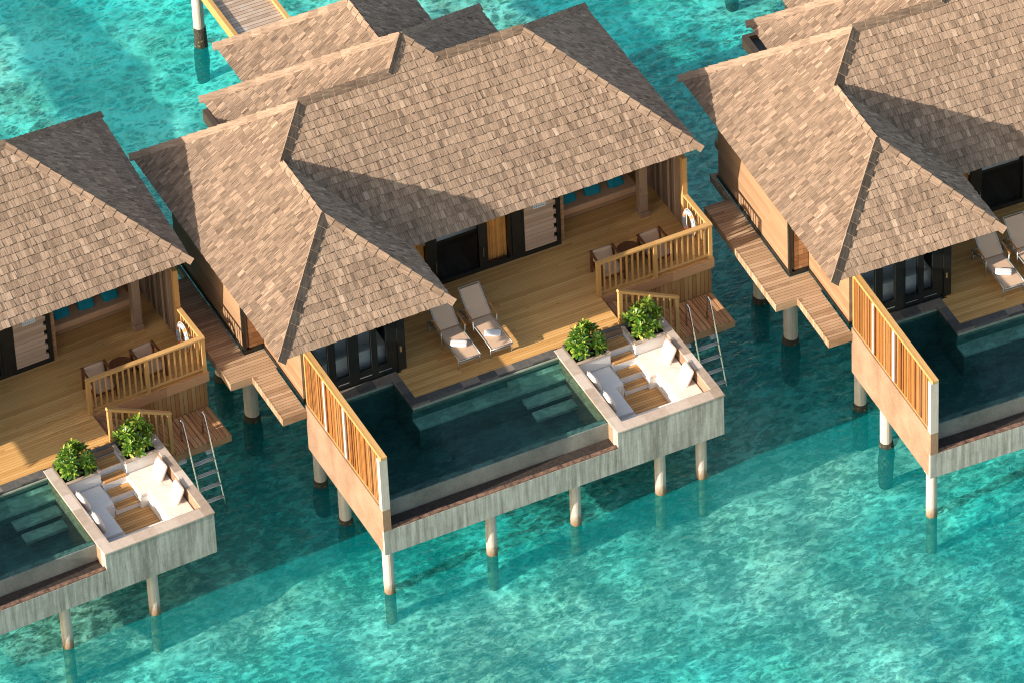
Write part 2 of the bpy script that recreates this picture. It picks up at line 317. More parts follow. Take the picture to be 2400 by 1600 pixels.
# ------------------------------------------------------------------ mesh builder
ORG = Vector((0, 0, 0))
class MB:
    def __init__(s): s.v = []; s.f = []; s.uv = []; s.r = []
    def face(s, pts, rnd=0.0, uv=None):
        i = len(s.v); s.v += [tuple(p) for p in pts]; s.f.append(tuple(range(i, i + len(pts))))
        s.uv.append(uv or [(0, 0)] * len(pts)); s.r.append(rnd)
    def hexa(s, c, rnd=0.0):
        for q in ((0, 3, 2, 1), (4, 5, 6, 7), (0, 1, 5, 4), (1, 2, 6, 5), (2, 3, 7, 6), (3, 0, 4, 7)):
            s.face([c[k] for k in q], rnd)
    def box(s, x0, x1, y0, y1, z0, z1, rnd=0.0):
        s.hexa([(x0, y0, z0), (x1, y0, z0), (x1, y1, z0), (x0, y1, z0), (x0, y0, z1), (x1, y0, z1), (x1, y1, z1), (x0, y1, z1)], rnd)
    def beam(s, p, q, w, h, up=(0, 0, 1), rnd=0.0):
        p = Vector(p); q = Vector(q); d = (q - p).normalized(); u = Vector(up)
        a = d.cross(u).normalized() * (w / 2); b = a.cross(d).normalized() * (h / 2)
        s.hexa([p - a - b, p + a - b, q + a - b, q - a - b, p - a + b, p + a + b, q + a + b, q - a + b], rnd)
    def prism(s, poly, z0, z1, rnd=0.0):
        s.face([(x, y, z1) for x, y in poly], rnd); s.face([(x, y, z0) for x, y in reversed(poly)], rnd)
        for i in range(len(poly)):
            a, b = poly[i], poly[(i + 1) % len(poly)]
            s.face([(*a, z0), (*b, z0), (*b, z1), (*a, z1)], rnd)
    def tube(s, pts, r, n=10, close=False, rs=None):
        P = [Vector(p) for p in pts]; rings = []
        for i, p in enumerate(P):
            if close: d = P[(i + 1) % len(P)] - P[i - 1]
            else: d = P[min(i + 1, len(P) - 1)] - P[max(i - 1, 0)]
            d.normalize(); u = Vector((0, 0, 1)) if abs(d.z) < .9 else Vector((1, 0, 0))
            a = d.cross(u).normalized(); b = a.cross(d).normalized(); rr = rs[i] if rs else r
            rings.append([p + (a * math.cos(t) + b * math.sin(t)) * rr for t in [2 * math.pi * k / n for k in range(n)]])
        m = len(rings)
        for i in range(m if close else m - 1):
            A, B = rings[i], rings[(i + 1) % m]
            for k in range(n): s.face([A[k], A[(k + 1) % n], B[(k + 1) % n], B[k]])
        if not close:
            s.face(list(reversed(rings[0]))); s.face(rings[-1])
    def cyl(s, x, y, z0, z1, r, n=20, r1=None): s.tube([(x, y, z0), (x, y, z1)], r, n, rs=[r, r1 or r])
    def pillow(s, c, sx, sy, sz, rot=None, n=14, p=.42, q=.8):
        """soft cushion: superellipsoid in local axes, rotated by rot"""
        c = Vector(c); rot = rot or Matrix.Identity(3)
        sg = lambda v, e: math.copysign(abs(v) ** e, v)
        pts = []
        for i in range(n + 1):
            th = -math.pi / 2 + math.pi * i / n; row = []
            for j in range(2 * n):
                ph = 2 * math.pi * j / (2 * n)
                row.append(c + rot @ Vector((sx / 2 * sg(math.cos(th), q) * sg(math.cos(ph), p), sy / 2 * sg(math.cos(th), q) * sg(math.sin(ph), p), sz / 2 * sg(math.sin(th), q))))
            pts.append(row)
        for i in range(n):
            for j in range(2 * n):
                k = (j + 1) % (2 * n); s.face([pts[i][j], pts[i][k], pts[i + 1][k], pts[i + 1][j]])
    def build(s, name, mat, parent=None, smooth=False, bev=0, label=None):
        me = bpy.data.meshes.new(name)
        me.from_pydata([tuple(Vector(p) - ORG) for p in s.v], [], s.f)
        if smooth or bev:
            import bmesh
            bm = bmesh.new(); bm.from_mesh(me); bmesh.ops.remove_doubles(bm, verts=bm.verts, dist=1e-5)
            if bev: bmesh.ops.bevel(bm, geom=[e for e in bm.edges if e.is_manifold and e.calc_face_angle(0) > .5], offset=bev, segments=2, affect='EDGES', profile=.6)
            bmesh.ops.recalc_face_normals(bm, faces=bm.faces)
            bm.to_mesh(me); bm.free()
            if smooth: me.polygons.foreach_set('use_smooth', [True] * len(me.polygons))
        else:
            ul = me.uv_layers.new(name='UVMap'); k = 0
            flat = []
            for u in s.uv:
                for a in u: flat += [a[0], a[1]]
            ul.data.foreach_set('uv', flat)
            at = me.attributes.new('rnd', 'FLOAT', 'FACE'); at.data.foreach_set('value', s.r)
        me.materials.append(mat)
        o = bpy.data.objects.new(name, me); COL.objects.link(o)
        if parent: o.parent = parent
        if label: o['label'] = label
        return o

PROTO = []
def thing(name, label, cat, loc=(0, 0, 0), rot=0, group=None, where='MLR'):
    """label may hold {v}: the villa it belongs to"""
    global ORG
    o = bpy.data.objects.new(name, None); COL.objects.link(o); o.empty_display_size = .3
    o.location = loc; o.rotation_euler = (0, 0, rot); o['category'] = cat
    if group: o['group'] = group
    ORG = Vector(loc) if rot == 0 else Vector((0, 0, 0))
    PROTO.append((o, label, where)); return o
def solo(o, label, cat, group=None, where='MLR'):
    o['category'] = cat
    if group: o['group'] = group
    PROTO.append((o, label, where)); return o

# ------------------------------------------------------------------ roof
P = .845; ZE = 5.296
xe0, xw, xr, yf, ym, y1, x2w, x2e, y2r = -.945, 3.544, 11.263, 3.306, 5.55, 11.85, 1.447, 8.938, 13.05
x3w, x3e, y3r = 2.60, 7.70, 14.80
hw = (xw - xe0) / 2; h1 = (y1 - ym) / 2; h2 = (x2e - x2w) / 2; h3 = (x3e - x3w) / 2
V3 = Vector
def slope(mb, poly, seed, tone=0, row=.202, wmin=.045, wmax=.13):
    rg = random.Random(seed); P0 = V3(poly[0]); e = (V3(poly[1]) - P0).normalized()
    n = None
    nn = V3((0, 0, 0))
    for i in range(len(poly)):
        nn += V3(poly[i]).cross(V3(poly[(i + 1) % len(poly)]))
    n = nn.normalized()
    if n.z < 0: n = -n
    u = n.cross(e).normalized()
    if u.z < 0: u = -u
    q = [((V3(p) - P0).dot(e), (V3(p) - P0).dot(u)) for p in poly]
    bmax = max(b for a, b in q)
    def span(b):
        xs = []
        for i in range(len(q)):
            (a0, b0), (a1, b1) = q[i], q[(i + 1) % len(q)]
            if (b0 - b) * (b1 - b) <= 0 and abs(b1 - b0) > 1e-6: xs.append(a0 + (a1 - a0) * (b - b0) / (b1 - b0))
        return (min(xs), max(xs)) if len(xs) >= 2 else None
    nr = int(math.ceil(bmax / row))
    for k in range(nr):
        b0 = k * row; b1 = min(b0 + row, bmax - 1e-3)
        s0 = span(b0 + 2e-3); s1 = span(b1 - 1e-3)
        if not s0 or not s1: continue
        a = min(s0[0], s1[0]) - rg.random() * .1
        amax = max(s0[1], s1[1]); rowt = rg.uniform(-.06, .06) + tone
        while a < amax:
            w = rg.uniform(wmin, wmax); a2 = a + w; g = rg.uniform(.003, .007)
            c = lambda x, s: max(s[0], min(s[1], x))
            l0, r0, l1, r1 = c(a + g, s0), c(a2, s0), c(a + g, s1), c(a2, s1)
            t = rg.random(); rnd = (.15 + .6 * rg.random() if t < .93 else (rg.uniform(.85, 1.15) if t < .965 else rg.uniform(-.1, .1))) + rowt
            db = rg.uniform(-.012, .010) if k else rg.uniform(-.008, .006)
            h0 = rg.uniform(.030, .046); hl = h0 + rg.uniform(-.004, .004)
            if r0 - l0 > .004 or r1 - l1 > .004:
                at = lambda aa, bb, hh: P0 + e * aa + u * bb + n * hh
                A, B, C, D = at(l0, b0 + db, h0), at(r0, b0 + db, hl), at(r1, b1 + .012, .012), at(l1, b1 + .012, .012)
                A0, B0, C0, D0 = at(l0, b0 + db, .0), at(r0, b0 + db, .0), at(r1, b1, 0), at(l1, b1, 0)
                uu = rg.random() * 9; vv = rg.random() * 9
                mb.face([A, B, C, D], rnd, [(l0 + uu, b0 + vv), (r0 + uu, b0 + vv), (r1 + uu, b1 + vv), (l1 + uu, b1 + vv)])
                mb.face([A0, B0, B, A], rnd * .8, [(l0 + uu, vv), (r0 + uu, vv), (r0 + uu, vv + .02), (l0 + uu, vv + .02)])
                mb.face([B0, C0, C, B], rnd * .8, [(uu, vv), (uu + .02, vv), (uu + .02, vv + .2), (uu, vv + .2)])
                mb.face([D0, A0, A, D], rnd * .8, [(uu, vv), (uu + .02, vv), (uu + .02, vv + .2), (uu, vv + .2)])
            a = a2
def underlay(mb, poly, t=.06):
    top = [V3(p) - V3((0, 0, .012)) for p in poly]; bot = [V3(p) - V3((0, 0, t)) for p in poly]
    mb.face(top); mb.face(list(reversed(bot)))
    for i in range(len(poly)):
        j = (i + 1) % len(poly); mb.face([bot[i], bot[j], top[j], top[i]])
def nrm(a, b, c):
    n = (V3(b) - V3(a)).cross(V3(c) - V3(a)).normalized(); return n if n.z > 0 else -n
def cap(p0, p1, n1, n2, seed, wa=.112, wb=.112, lift0=.062, tone=0, seg=.30):
    """overlapping ridge tiles from p0 (low end) to p1 lying on the slopes with normals n1 and n2"""
    rg = random.Random(seed); mb = MB(); p0 = V3(p0); p1 = V3(p1); d = p1 - p0; Ln = d.length; d.normalize()
    def side(n, other):
        s = n.cross(d).normalized()
        if s.dot(other) < 0: s = -s
        return s
    s1 = side(n1, n1 - n2); s2 = side(n2, n2 - n1); up = (n1 + n2).normalized()
    k = max(1, round(Ln / seg)); st = Ln / k
    for i in range(k):
        a = p0 + d * (st * i - (.04 if i == 0 else 0)); b = p0 + d * (st * (i + 1) + .015)
        la = rg.uniform(.062, .072); lb = .042; rnd = rg.uniform(.15, .6) + tone
        kk = rg.uniform(.92, 1.08); w1 = wa * kk; w2 = wb * kk
        def ring(o, lift, t):
            return [o + s1 * w1 + n1 * (lift - .02), o + up * (lift + lift0), o + s2 * w2 + n2 * (lift - .02)]
        A = ring(a, la, 0); B = ring(b, lb, 0); A2 = ring(a, la - .04, 0); B2 = ring(b, lb - .04, 0)
        uv = [(0, i * .3), (.12, i * .3), (.12, i * .3 + .3), (0, i * .3 + .3)]
        mb.face([A[0], A[1], B[1], B[0]], rnd, uv); mb.face([A[1], A[2], B[2], B[1]], rnd, uv)
        mb.face([A2[0], A2[1], A[1], A[0]], rnd * .3); mb.face([A2[1], A2[2], A[2], A[1]], rnd * .3)
        mb.face([A2[0], A[0], B[0], B2[0]], rnd * .6, uv); mb.face([A[2], A2[2], B2[2], B[2]], rnd * .6, uv)
        mb.face([B2[0], B[0], B[1], B2[1]], rnd * .4); mb.face([B2[1], B[1], B[2], B2[2]], rnd * .4)
    return mb
def build_roof(parent, r7=None, seed=0):
    g = dict(R1=(xe0, y1, ZE), R2=(xe0, yf, ZE), R3=(xw, yf, ZE), R4=(xe0 + hw, yf + hw, ZE + P * hw), R5=(xe0 + hw, ym + hw, ZE + P * hw),
             R12=(xe0 + h1, ym + h1, ZE + P * h1), R11=(x2w + h1, ym + h1, ZE + P * h1), R10=(x2w + h2, ym + h2, ZE + P * h2),
             R9=(x2e - h1, ym + h1, ZE + P * h1), R8=(xr - h1, ym + h1, ZE + P * h1), R6=(xr, ym, ZE), R7=r7 or (xr, y1, ZE),
             S2w=(x2w, y2r, ZE), S2e=(x2e, y2r, ZE), Vm=(xw, ym, ZE), Vw=(x2w, y1, ZE), Ve=(x2e, y1, ZE))
    g['A3'] = (x3w + h3, y3r - h3, ZE + P * h3); g['B3'] = (x3w + h3, y2r - h3, ZE + P * h3)
    g['W3'] = (x3w, y3r, ZE); g['E3'] = (x3e, y3r, ZE); g['W3f'] = (x3w, y2r, ZE); g['E3f'] = (x3e, y2r, ZE)
    polys = [('Vm', 'R6', 'R8', 'R9', 'R10', 'R11', 'R12', 'R5'), ('R2', 'R1', 'R12', 'R5', 'R4'), ('R3', 'Vm', 'R5', 'R4'), ('R2', 'R3', 'R4'),
             ('R6', 'R7', 'R8'), ('R1', 'Vw', 'R11', 'R12'), ('R7', 'Ve', 'R9', 'R8'),
             ('Vw', 'S2w', 'R10', 'R11'), ('Ve', 'S2e', 'R10', 'R9'), ('S2w', 'S2e', 'R10'),
             ('W3f', 'W3', 'A3', 'B3'), ('E3f', 'E3', 'A3', 'B3'), ('W3', 'E3', 'A3')]
    sh = MB(); un = MB()
    for i, pl in enumerate(polys):
        pp = [g[k] for k in pl]
        slope(sh, pp, seed * 100 + i, -.42 if i in (1, 7, 10) else 0)   # west slopes browner, and darkened in the colour against the low sun; underlay(un, pp)
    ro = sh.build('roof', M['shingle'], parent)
    un.build('roof_soffit', M['under'], parent)
    nf = V3((0, -P, 1)).normalized(); nb = V3((0, P, 1)).normalized(); nw = V3((-P, 0, 1)).normalized(); ne = V3((P, 0, 1)).normalized()
    nE = nrm(g['R6'], g['R7'], g['R8']); nB = nrm(g['R7'], g['Ve'], g['R8'])
    caps = [('R2', 'R4', nw, nf), ('R3', 'R4', nf, ne), ('R4', 'R5', nw, ne), ('R5', 'R12', nw, nf), ('R1', 'R12', nw, nb), ('R12', 'R11', nf, nb),
            ('R11', 'R10', nf, nw), ('S2w', 'R10', nw, nb), ('S2e', 'R10', ne, nb), ('R9', 'R10', nf, ne), ('R9', 'R8', nf, nb), ('R6', 'R8', nf, nE), ('R7', 'R8', nE, nB),
            ('W3', 'A3', nw, nb), ('E3', 'A3', ne, nb), ('B3', 'A3', nw, ne)]
    for i, (a, b, n1, n2) in enumerate(caps):
        kw = {}  # tone per hip puts sunlit and shaded sides into the cap colour
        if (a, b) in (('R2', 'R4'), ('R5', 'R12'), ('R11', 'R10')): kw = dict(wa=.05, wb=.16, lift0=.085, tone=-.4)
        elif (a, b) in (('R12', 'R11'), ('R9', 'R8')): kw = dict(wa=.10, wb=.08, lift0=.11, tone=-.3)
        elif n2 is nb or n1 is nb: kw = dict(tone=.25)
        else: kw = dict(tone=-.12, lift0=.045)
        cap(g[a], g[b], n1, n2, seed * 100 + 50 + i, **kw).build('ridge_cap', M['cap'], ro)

# ------------------------------------------------------------------ the villa
ZD = 2.663
def villa(label, where, r7=None, seed=0):
    v = thing('water_villa', label, 'villa', group='shingle-roofed water villas', where=where)
    build_roof(v, r7, seed)
    zt = ZE - .02
    w = MB()                                  # boarded outer walls
    w.box(-.42, -.30, 6.86, 10.9, ZD + .10, zt)
    w.build('wall', M['wallw'], v)
    w = MB(); w.box(.08, .20, 4.55, 6.78, ZD + .08, zt)
    w.build('wall', M['wallw'], v)
    w = MB(); w.box(-.30, .08, 6.80, 6.90, ZD + .12, zt); w.build('wall', M['reveal'], v)
    w = MB(); w.box(-.30, 1.95, 10.78, 10.9, ZD, zt + .05); w.build('wall', M['reveal'], v)
    w = MB(); w.box(8.5, 10.9, 11.2, 11.32, ZD, zt + .05)
    w.box(8.15, 10.88, 8.6, 8.72, ZD, zt); w.box(8.03, 8.15, 6.85, 11.2, ZD, zt)
    w.build('wall', M['reveal'], v)
    w = MB(); w.box(1.95, 2.07, 10.9, 12.6, ZD, zt + .05); w.box(8.38, 8.5, 11.32, 12.6, ZD, zt + .05); w.box(2.07, 8.38, 12.48, 12.6, ZD, zt + .05)
    w.box(3.05, 3.17, 12.6, 14.4, ZD, zt + .05); w.box(7.15, 7.27, 12.6, 14.4, ZD, zt + .05); w.box(3.17, 7.15, 14.28, 14.4, ZD, zt + .05)
    w.build('wall', M['wallw'], v)
    w = MB()                                  # black base trim and corner boards
    w.box(-.45, -.27, 6.76, 10.95, ZD, ZD + .10); w.box(-.27, .10, 6.76, 6.93, ZD, ZD + .12); w.box(.05, .22, 4.5, 6.76, ZD, ZD + .08)
    w.box(-.45, -.38, 6.77, 6.86, ZD + .10, zt)
    w.build('base_trim', M['dark'], v)
    w = MB()                                  # dark batten screen at the back corner
    for i in range(6):
        y = 11.0 + i * .115; w.box(.40, .44, y, y + .075, ZD, 4.9)
    w.box(.38, .46, 11.0, 11.7, 4.9, 5.0); w.build('batten_screen', M['under'], v)
    f = MB(); f.box(.2, 8.03, 6.95, 10.78, ZD - .08, ZD); f.box(.2, 2.62, 4.62, 6.95, ZD - .08, ZD)
    f.build('floor', M['darkfloor'], v)
    f = MB(); f.box(.22, 7.9, 9.9, 10.0, ZD, 5.2); f.box(.22, 2.5, 6.2, 6.3, ZD, 5.2); f.box(2.62, 2.72, 6.3, 9.9, ZD, 5.2)
    f.build('interior_wall', M['interior'], v)
    f = MB(); f.box(.22, .30, 4.7, 6.2, ZD, 5.2); f.box(.30, 2.5, 6.12, 6.2, ZD, 5.2); f.build('interior_wall', M['greywall'], v)
    d = MB()                                  # terrace deck
    d.prism([(2.46, 3.40), (7.97, 3.40), (7.97, 4.56), (11.0, 4.56), (11.0, 9.6), (8.03, 9.6), (8.03, 6.95), (2.62, 6.95), (2.62, 4.40), (2.46, 4.40)], ZD - .10, ZD)
    d.build('deck', M['deck'], v)
    d = MB(); d.prism([(.3, 4.7), (2.6, 4.7), (2.6, 3.6), (7.9, 3.6), (7.9, 4.75), (10.85, 4.75), (10.85, 11.2), (8.4, 11.2), (8.4, 12.5), (7.2, 12.5), (7.2, 14.3), (3.1, 14.3), (3.1, 12.5), (2, 12.5), (2, 10.8), (.3, 10.8)], ZD - .38, ZD - .11)
    d.build('floor_slab', M['weir'], v)
    d = MB(); d.box(7.97, 11.03, 4.51, 4.555, 2.40, ZD - .003); d.box(11.005, 11.05, 4.555, 9.6, 2.40, ZD - .003)
    d.build('deck_fascia', M['fascia'], v)
    d = MB(); d.box(7.99, 10.98, 4.585, 4.62, 1.3, 2.40); d.build('deck_skirt', M['skirt'], v)
    # bathroom glazing on y = 4.55
    fr = MB(); y0, y1_ = 4.50, 4.60
    fr.box(.22, 2.55, y0, y1_, ZD, 2.99)
    for a, b in ((.22, .32), (.76, .945), (1.28, 1.55), (1.88, 2.035), (2.27, 2.55)): fr.box(a, b, y0, y1_, 2.99, zt)
    fr.box(2.55, 2.75, 4.47, 4.67, ZD, zt)
    fr.box(2.62, 2.72, 4.67, 6.85, ZD, zt)
    fo = fr.build('glazed_wall', M['dark'], v)
    for a, b in ((.32, .76), (.945, 1.28), (1.55, 1.88), (2.035, 2.27)):
        g = MB(); g.face([(a, 4.55, 2.99), (b, 4.55, 2.99), (b, 4.55, zt), (a, 4.55, zt)]); g.build('pane', M['glass'], fo)
    g = MB()
    for a, b in ((.98, 1.26), (1.55, 1.86), (2.05, 2.38)): g.box(a, b, 4.49, 4.50, 2.80, 2.815)
    g.build('trim', M['alu'], fo)
    h = MB(); h.box(2.60, 2.64, 4.44, 4.47, 3.25, 3.40); h.build('handle', M['brass'], fo)
    # living room glazing on y = 6.85
    fr = MB(); y0, y1_ = 6.80, 6.92
    fr.box(2.72, 6.99, y0, y1_, ZD, 2.79)
    for a, b in ((2.72, 2.9), (3.55, 3.7), (4.46, 4.73), (5.84, 6.07), (6.65, 7.0)): fr.box(a, b, y0, y1_, 2.79, zt)
    fr.box(6.72, 6.80, 6.77, 6.80, 2.79, zt)
    fo = fr.build('glazed_wall', M['dark'], v)
    for a, b in ((2.9, 3.55), (3.7, 4.46), (4.73, 5.84), (6.07, 6.65)):
        g = MB(); g.face([(a, 6.86, 2.79), (b, 6.86, 2.79), (b, 6.86, zt), (a, 6.86, zt)]); g.build('pane', M['glass'], fo)
    for x in (4.67, 5.93):
        h = MB(); h.tube([(x, 6.80, 3.14), (x, 6.75, 3.14), (x, 6.75, 3.44), (x, 6.80, 3.44)], .011, 6); h.build('handle', M['steel'], fo)
    # boarded panel with stepped edge in a black frame
    p = MB(); p.box(7.0, 7.06, 6.79, 6.92, ZD, zt); p.box(7.06, 8.03, 6.79, 6.92, ZD, 2.80); p.box(7.06, 8.03, 6.86, 6.92, 2.80, zt); p.box(7.92, 8.03, 6.78, 6.86, 2.80, zt)
    fo = p.build('panel_frame', M['dark'], v)
    p = MB()
    for i in range(17):
        z = 2.80 + i * .145; p.box(7.06, 7.92 - (.07 if i % 2 else .005), 6.80 + (.004 if i % 2 else 0), 6.86, z, z + .143, 0)
    p.build('board_panel', M['wallx'], fo)
    # timber post at the day bed corner
    p = MB(); p.box(10.16, 10.38, 6.74, 6.96, ZD + .16, zt); p.box(10.14, 10.40, 6.70, 6.98, ZD, ZD + .16)
    p.box(10.15, 10.39, 6.73, 6.97, 3.35, 3.42)
    p.build('post', M['postw'], v, bev=.02)
    # upright boards along the east side
    s = MB(); rg = random.Random(5)
    y = 6.02
    while y < 9.5:
        wd = rg.choice((.07, .10, .13)); s.box(10.93 + rg.uniform(-.01, .01), 10.98, y, y + wd, ZD, 4.80, rg.random()); y += wd + rg.choice((.012, .03, .045))
    so = s.build('side_screen', M['slatgrey'], v)
    s = MB(); s.box(10.90, 11.02, 5.86, 5.99, ZD, 4.86); s.box(10.90, 11.02, 5.99, 9.5, 4.80, 4.86); s.build('screen_frame', M['gold'], so)
    # little service ledge under the rear eaves
    s = MB(); s.box(2.55, 3.05, 13.9, 15.5, 2.55, ZD); so = s.build('service_ledge', M['darkfloor'], v)
    s = MB(); s.box(2.42, 2.55, 13.8, 15.62, 2.42, 2.78); s.box(2.55, 3.05, 15.5, 15.62, 2.42, 2.78); s.build('kerb', M['postw'], so)
    return v
villa('water villa in the middle of the photo, whole shingle roof and terrace in view', 'M', seed=1)
villa('water villa cut by the left edge, its roof tip pointing at the middle villa', 'L', r7=(11.75, 11.62, ZE), seed=2)
villa('water villa cut by the right edge, boarded west wall above a side walkway', 'R', seed=1)

# ------------------------------------------------------------------ pool
pl = thing('plunge_pool', 'dark green L-shaped infinity pool with stone coping, at {v}', 'pool', group='infinity pools on the terraces')
b = MB()
b.box(0, 6.12, 0, .09, 1.43, 2.16)
b.build('front_wall', M['concf'], pl)
b = MB(); b.box(0, .20, .0901, 4.26, 1.43, 2.82); b.box(0, .20, 0, .09, 2.1601, 2.82); b.build('side_wall', M['conc'], pl)
b = MB(); b.box(.20, 6.12, .09, .50, 1.45, 2.10); b.build('gutter', M['gutter'], pl)
b = MB()
for i in range(24):
    x = .2 + i * .247; b.box(x, x + .245, .01, .12, 2.161, 2.185 + .006 * (i % 3))
b.build('gutter_lip', M['lipbrown'], pl)
b = MB(); b.box(.20, 6.12, .50, .68, 1.45, 2.575); b.build('weir_wall', M['weir'], pl)
b = MB()
b.prism([(.2, .68), (6.12, .68), (6.12, 3.15), (2.25, 3.15), (2.25, 4.2), (.2, 4.2)], 1.40, 1.50)
b.box(2.25, 2.45, 3.15, 4.2, 1.5, 2.60); b.box(.2, 2.45, 4.2, 4.42, 1.5, 2.60); b.box(2.45, 6.12, 3.15, 3.40, 1.5, 2.60)
b.build('basin', M['pooltile'], pl)
b = MB(); b.box(2.27, 6.118, 2.80, 3.15, 1.5, 2.20); b.build('bench_base', M['pooltile'], pl)  # shade put in the colour: dark bench face below the pale lit ledge
b = MB()
b.box(2.25, 6.118, 2.76, 3.15, 2.20, 2.26)
b.box(4.75, 6.118, 2.97, 3.149, 2.26, 2.42)
b.box(4.95, 6.118, 2.46, 2.78, 1.97, 2.05); b.box(5.05, 6.118, 2.14, 2.46, 1.76, 1.84)
b.build('ledge_steps', M['poolledge'], pl)
b = MB()
b.box(.2, 2.46, 4.19, 4.46, 2.60, ZD + .012); b.box(2.235, 2.46, 3.40, 4.19, 2.60, ZD + .012); b.box(2.235, 6.12, 3.14, 3.40, 2.60, ZD + .012)
b.build('coping', M['coping'], pl)
b = MB(); b.box(2.26, 6.118, 3.105, 3.139, 2.50, 2.625); b.box(.2, 2.235, 4.155, 4.189, 2.50, 2.625); b.build('waterline_strip', M['strip'], pl)
b = MB(); b.prism([(.2, .60), (6.119, .60), (6.119, 3.15), (2.25, 3.15), (2.25, 4.2), (.2, 4.2)], 2.585, 2.5855)
me = bpy.data.meshes.new('w'); b2 = MB(); b2.face([(x, y, 2.583) for x, y in [(.2, .52), (6.119, .52), (6.119, 3.15), (2.25, 3.15), (2.25, 4.2), (.2, 4.2)]])
b2.build('pool_water', M['poolwater'], pl)

# ------------------------------------------------------------------ slatted privacy screen
sc = thing('privacy_screen', 'tall golden slatted screen on the concrete pool wall of {v}', 'screen', loc=(0.1, 2, 2.82), group='slatted privacy screens', where='MRL')
s = MB(); rg = random.Random(3); y = .17
while y < 4.22:
    wd = rg.choice((.035, .045, .06)); 
    if not (2.02 < y < 2.12 or 3.13 < y < 3.23): s.box(.055 + rg.uniform(-.01, .015), .10, y, y + wd, 2.85, 4.38, rg.random())
    y += wd + .010
s.build('slats', M['slat'], sc)
s = MB(); s.box(.12, .14, .17, 4.2, 2.85, 4.38); s.build('backing_board', M['under'], sc)
s = MB(); s.box(.04, .20, -.01, 4.30, 4.38, 4.46); s.build('top_rail', M['gold'], sc, bev=.006)
s = MB(); s.box(.04, .16, .16, 4.26, 2.821, 2.85); s.box(.04, .12, 4.22, 4.28, 2.85, 4.38); s.build('frame', M['gold'], sc)
for yy in (2.03, 3.14):
    s = MB(); s.box(.03, .11, yy, yy + .07, 2.85, 4.38); s.build('post', M['white'], sc)
s = MB(); s.box(.0, .20, 0, .155, 2.821, 4.38); s.build('end_post', M['pilec'], sc, label='thick pale concrete end post')

# ------------------------------------------------------------------ sunken lounge
sl = thing('sunken_lounge', 'concrete box with sunken white seating beside the pool of {v}', 'lounge', loc=(7.5, 1.7, 1.43), group='sunken seating boxes')
b = MB(); b.box(6.121, 8.93, 0, .27, 1.43, 2.64); b.build('front_wall', M['concf'], sl)
b = MB(); b.box(6.121, 6.36, .2701, 3.40, 1.43, 2.64); b.box(8.75, 8.93, .2701, 3.40, 1.43, 2.64); b.box(6.36, 8.75, 3.30, 3.40, 1.43, 2.64); b.box(6.36, 8.75, .27, 3.30, 1.43, 1.60)
b.build('side_wall', M['conc'], sl)
b = MB(); b.box(6.10, 8.95, -.02, .29, 2.64, 2.69); b.box(6.10, 6.375, .29, 3.33, 2.64, 2.69); b.box(8.735, 8.95, .29, 3.42, 2.64, 2.69)
b.box(7.90, 8.735, 2.60, 2.68, 2.64, 2.69); b.box(7.90, 7.98, 2.68, 3.33, 2.64, 2.69); b.box(6.375, 7.27, 2.60, 2.68, 2.64, 2.69); b.box(7.19, 7.27, 2.68, 3.33, 2.64, 2.69)
b.build('stone_rim', M['rim'], sl, bev=.008)
b = MB(); b.box(6.375, 8.735, 3.33, 3.44, 2.60, ZD + .01); b.build('back_kerb', M['coping'], sl)
b = MB()
b.box(6.36, 7.25, 2.62, 3.30, 1.60, 2.50); b.box(6.36, 7.25, 2.62, 2.66, 2.50, 2.64); b.box(7.21, 7.25, 2.66, 3.30, 2.50, 2.64)
b.build('planter', M['white'], sl)
b = MB()
b.box(7.92, 8.75, 2.62, 3.30, 1.60, 2.50); b.box(7.92, 8.75, 2.62, 2.66, 2.50, 2.64); b.box(7.92, 7.96, 2.66, 3.30, 2.50, 2.64)
b.build('planter', M['white'], sl)
b = MB(); b.box(6.36, 7.21, 2.66, 3.30, 2.501, 2.60); b.build('soil', M['soil'], sl)
b = MB(); b.box(7.96, 8.75, 2.66, 3.30, 2.501, 2.60); b.build('soil', M['soil'], sl)
lev = [(2.87, 3.30, 2.51), (2.53, 2.87, 2.355), (2.19, 2.53, 2.20), (1.88, 2.19, 2.045)]
st = MB()
for a, c, z in lev: st.box(7.25, 7.92, a, c, 1.60, z - .03)
st.build('stairs', M['white'], sl)
for a, c, z in lev:
    t = MB(); t.box(7.30, 7.88, a + .005, c - .06, z - .03, z); t.build('tread', M['tread'], sl)
t = MB(); t.box(6.96, 8.07, .8, 1.88, 1.86, 1.89); t.build('floor_boards', M['tread'], sl)
b = MB()
b.prism([(6.36, .27), (7.01, .27), (7.01, 1.82), (7.2, 1.82), (7.2, 2.62), (6.36, 2.62)], 1.60, 2.22)
b.prism([(8.06, .27), (8.75, .27), (8.75, 2.62), (7.87, 2.62), (7.87, 1.80), (8.06, 1.80)], 1.60, 2.22)
b.box(7.01, 8.06, .27, .82, 1.60, 2.22)
b.build('bench', M['white'], sl)
b = MB(); b.prism([(6.38, .86), (6.98, .86), (6.98, 1.84), (7.2, 1.84), (7.2, 2.60), (6.38, 2.60)], 2.221, 2.31); b.build('seat_pad', M['white'], sl, bev=.015)
b = MB(); b.prism([(8.07, .62), (8.73, .62), (8.73, 2.60), (7.86, 2.60), (7.86, 1.79), (8.07, 1.79)], 2.221, 2.33); b.build('seat_pad', M['cushion'], sl, bev=.03)
b = MB(); b.box(6.38, 8.73, .28, .60, 2.221, 2.30); b.build('seat_pad', M['cushion'], sl, bev=.02)
Rm = lambda ax, a: Matrix.Rotation(R(a), 3, ax)
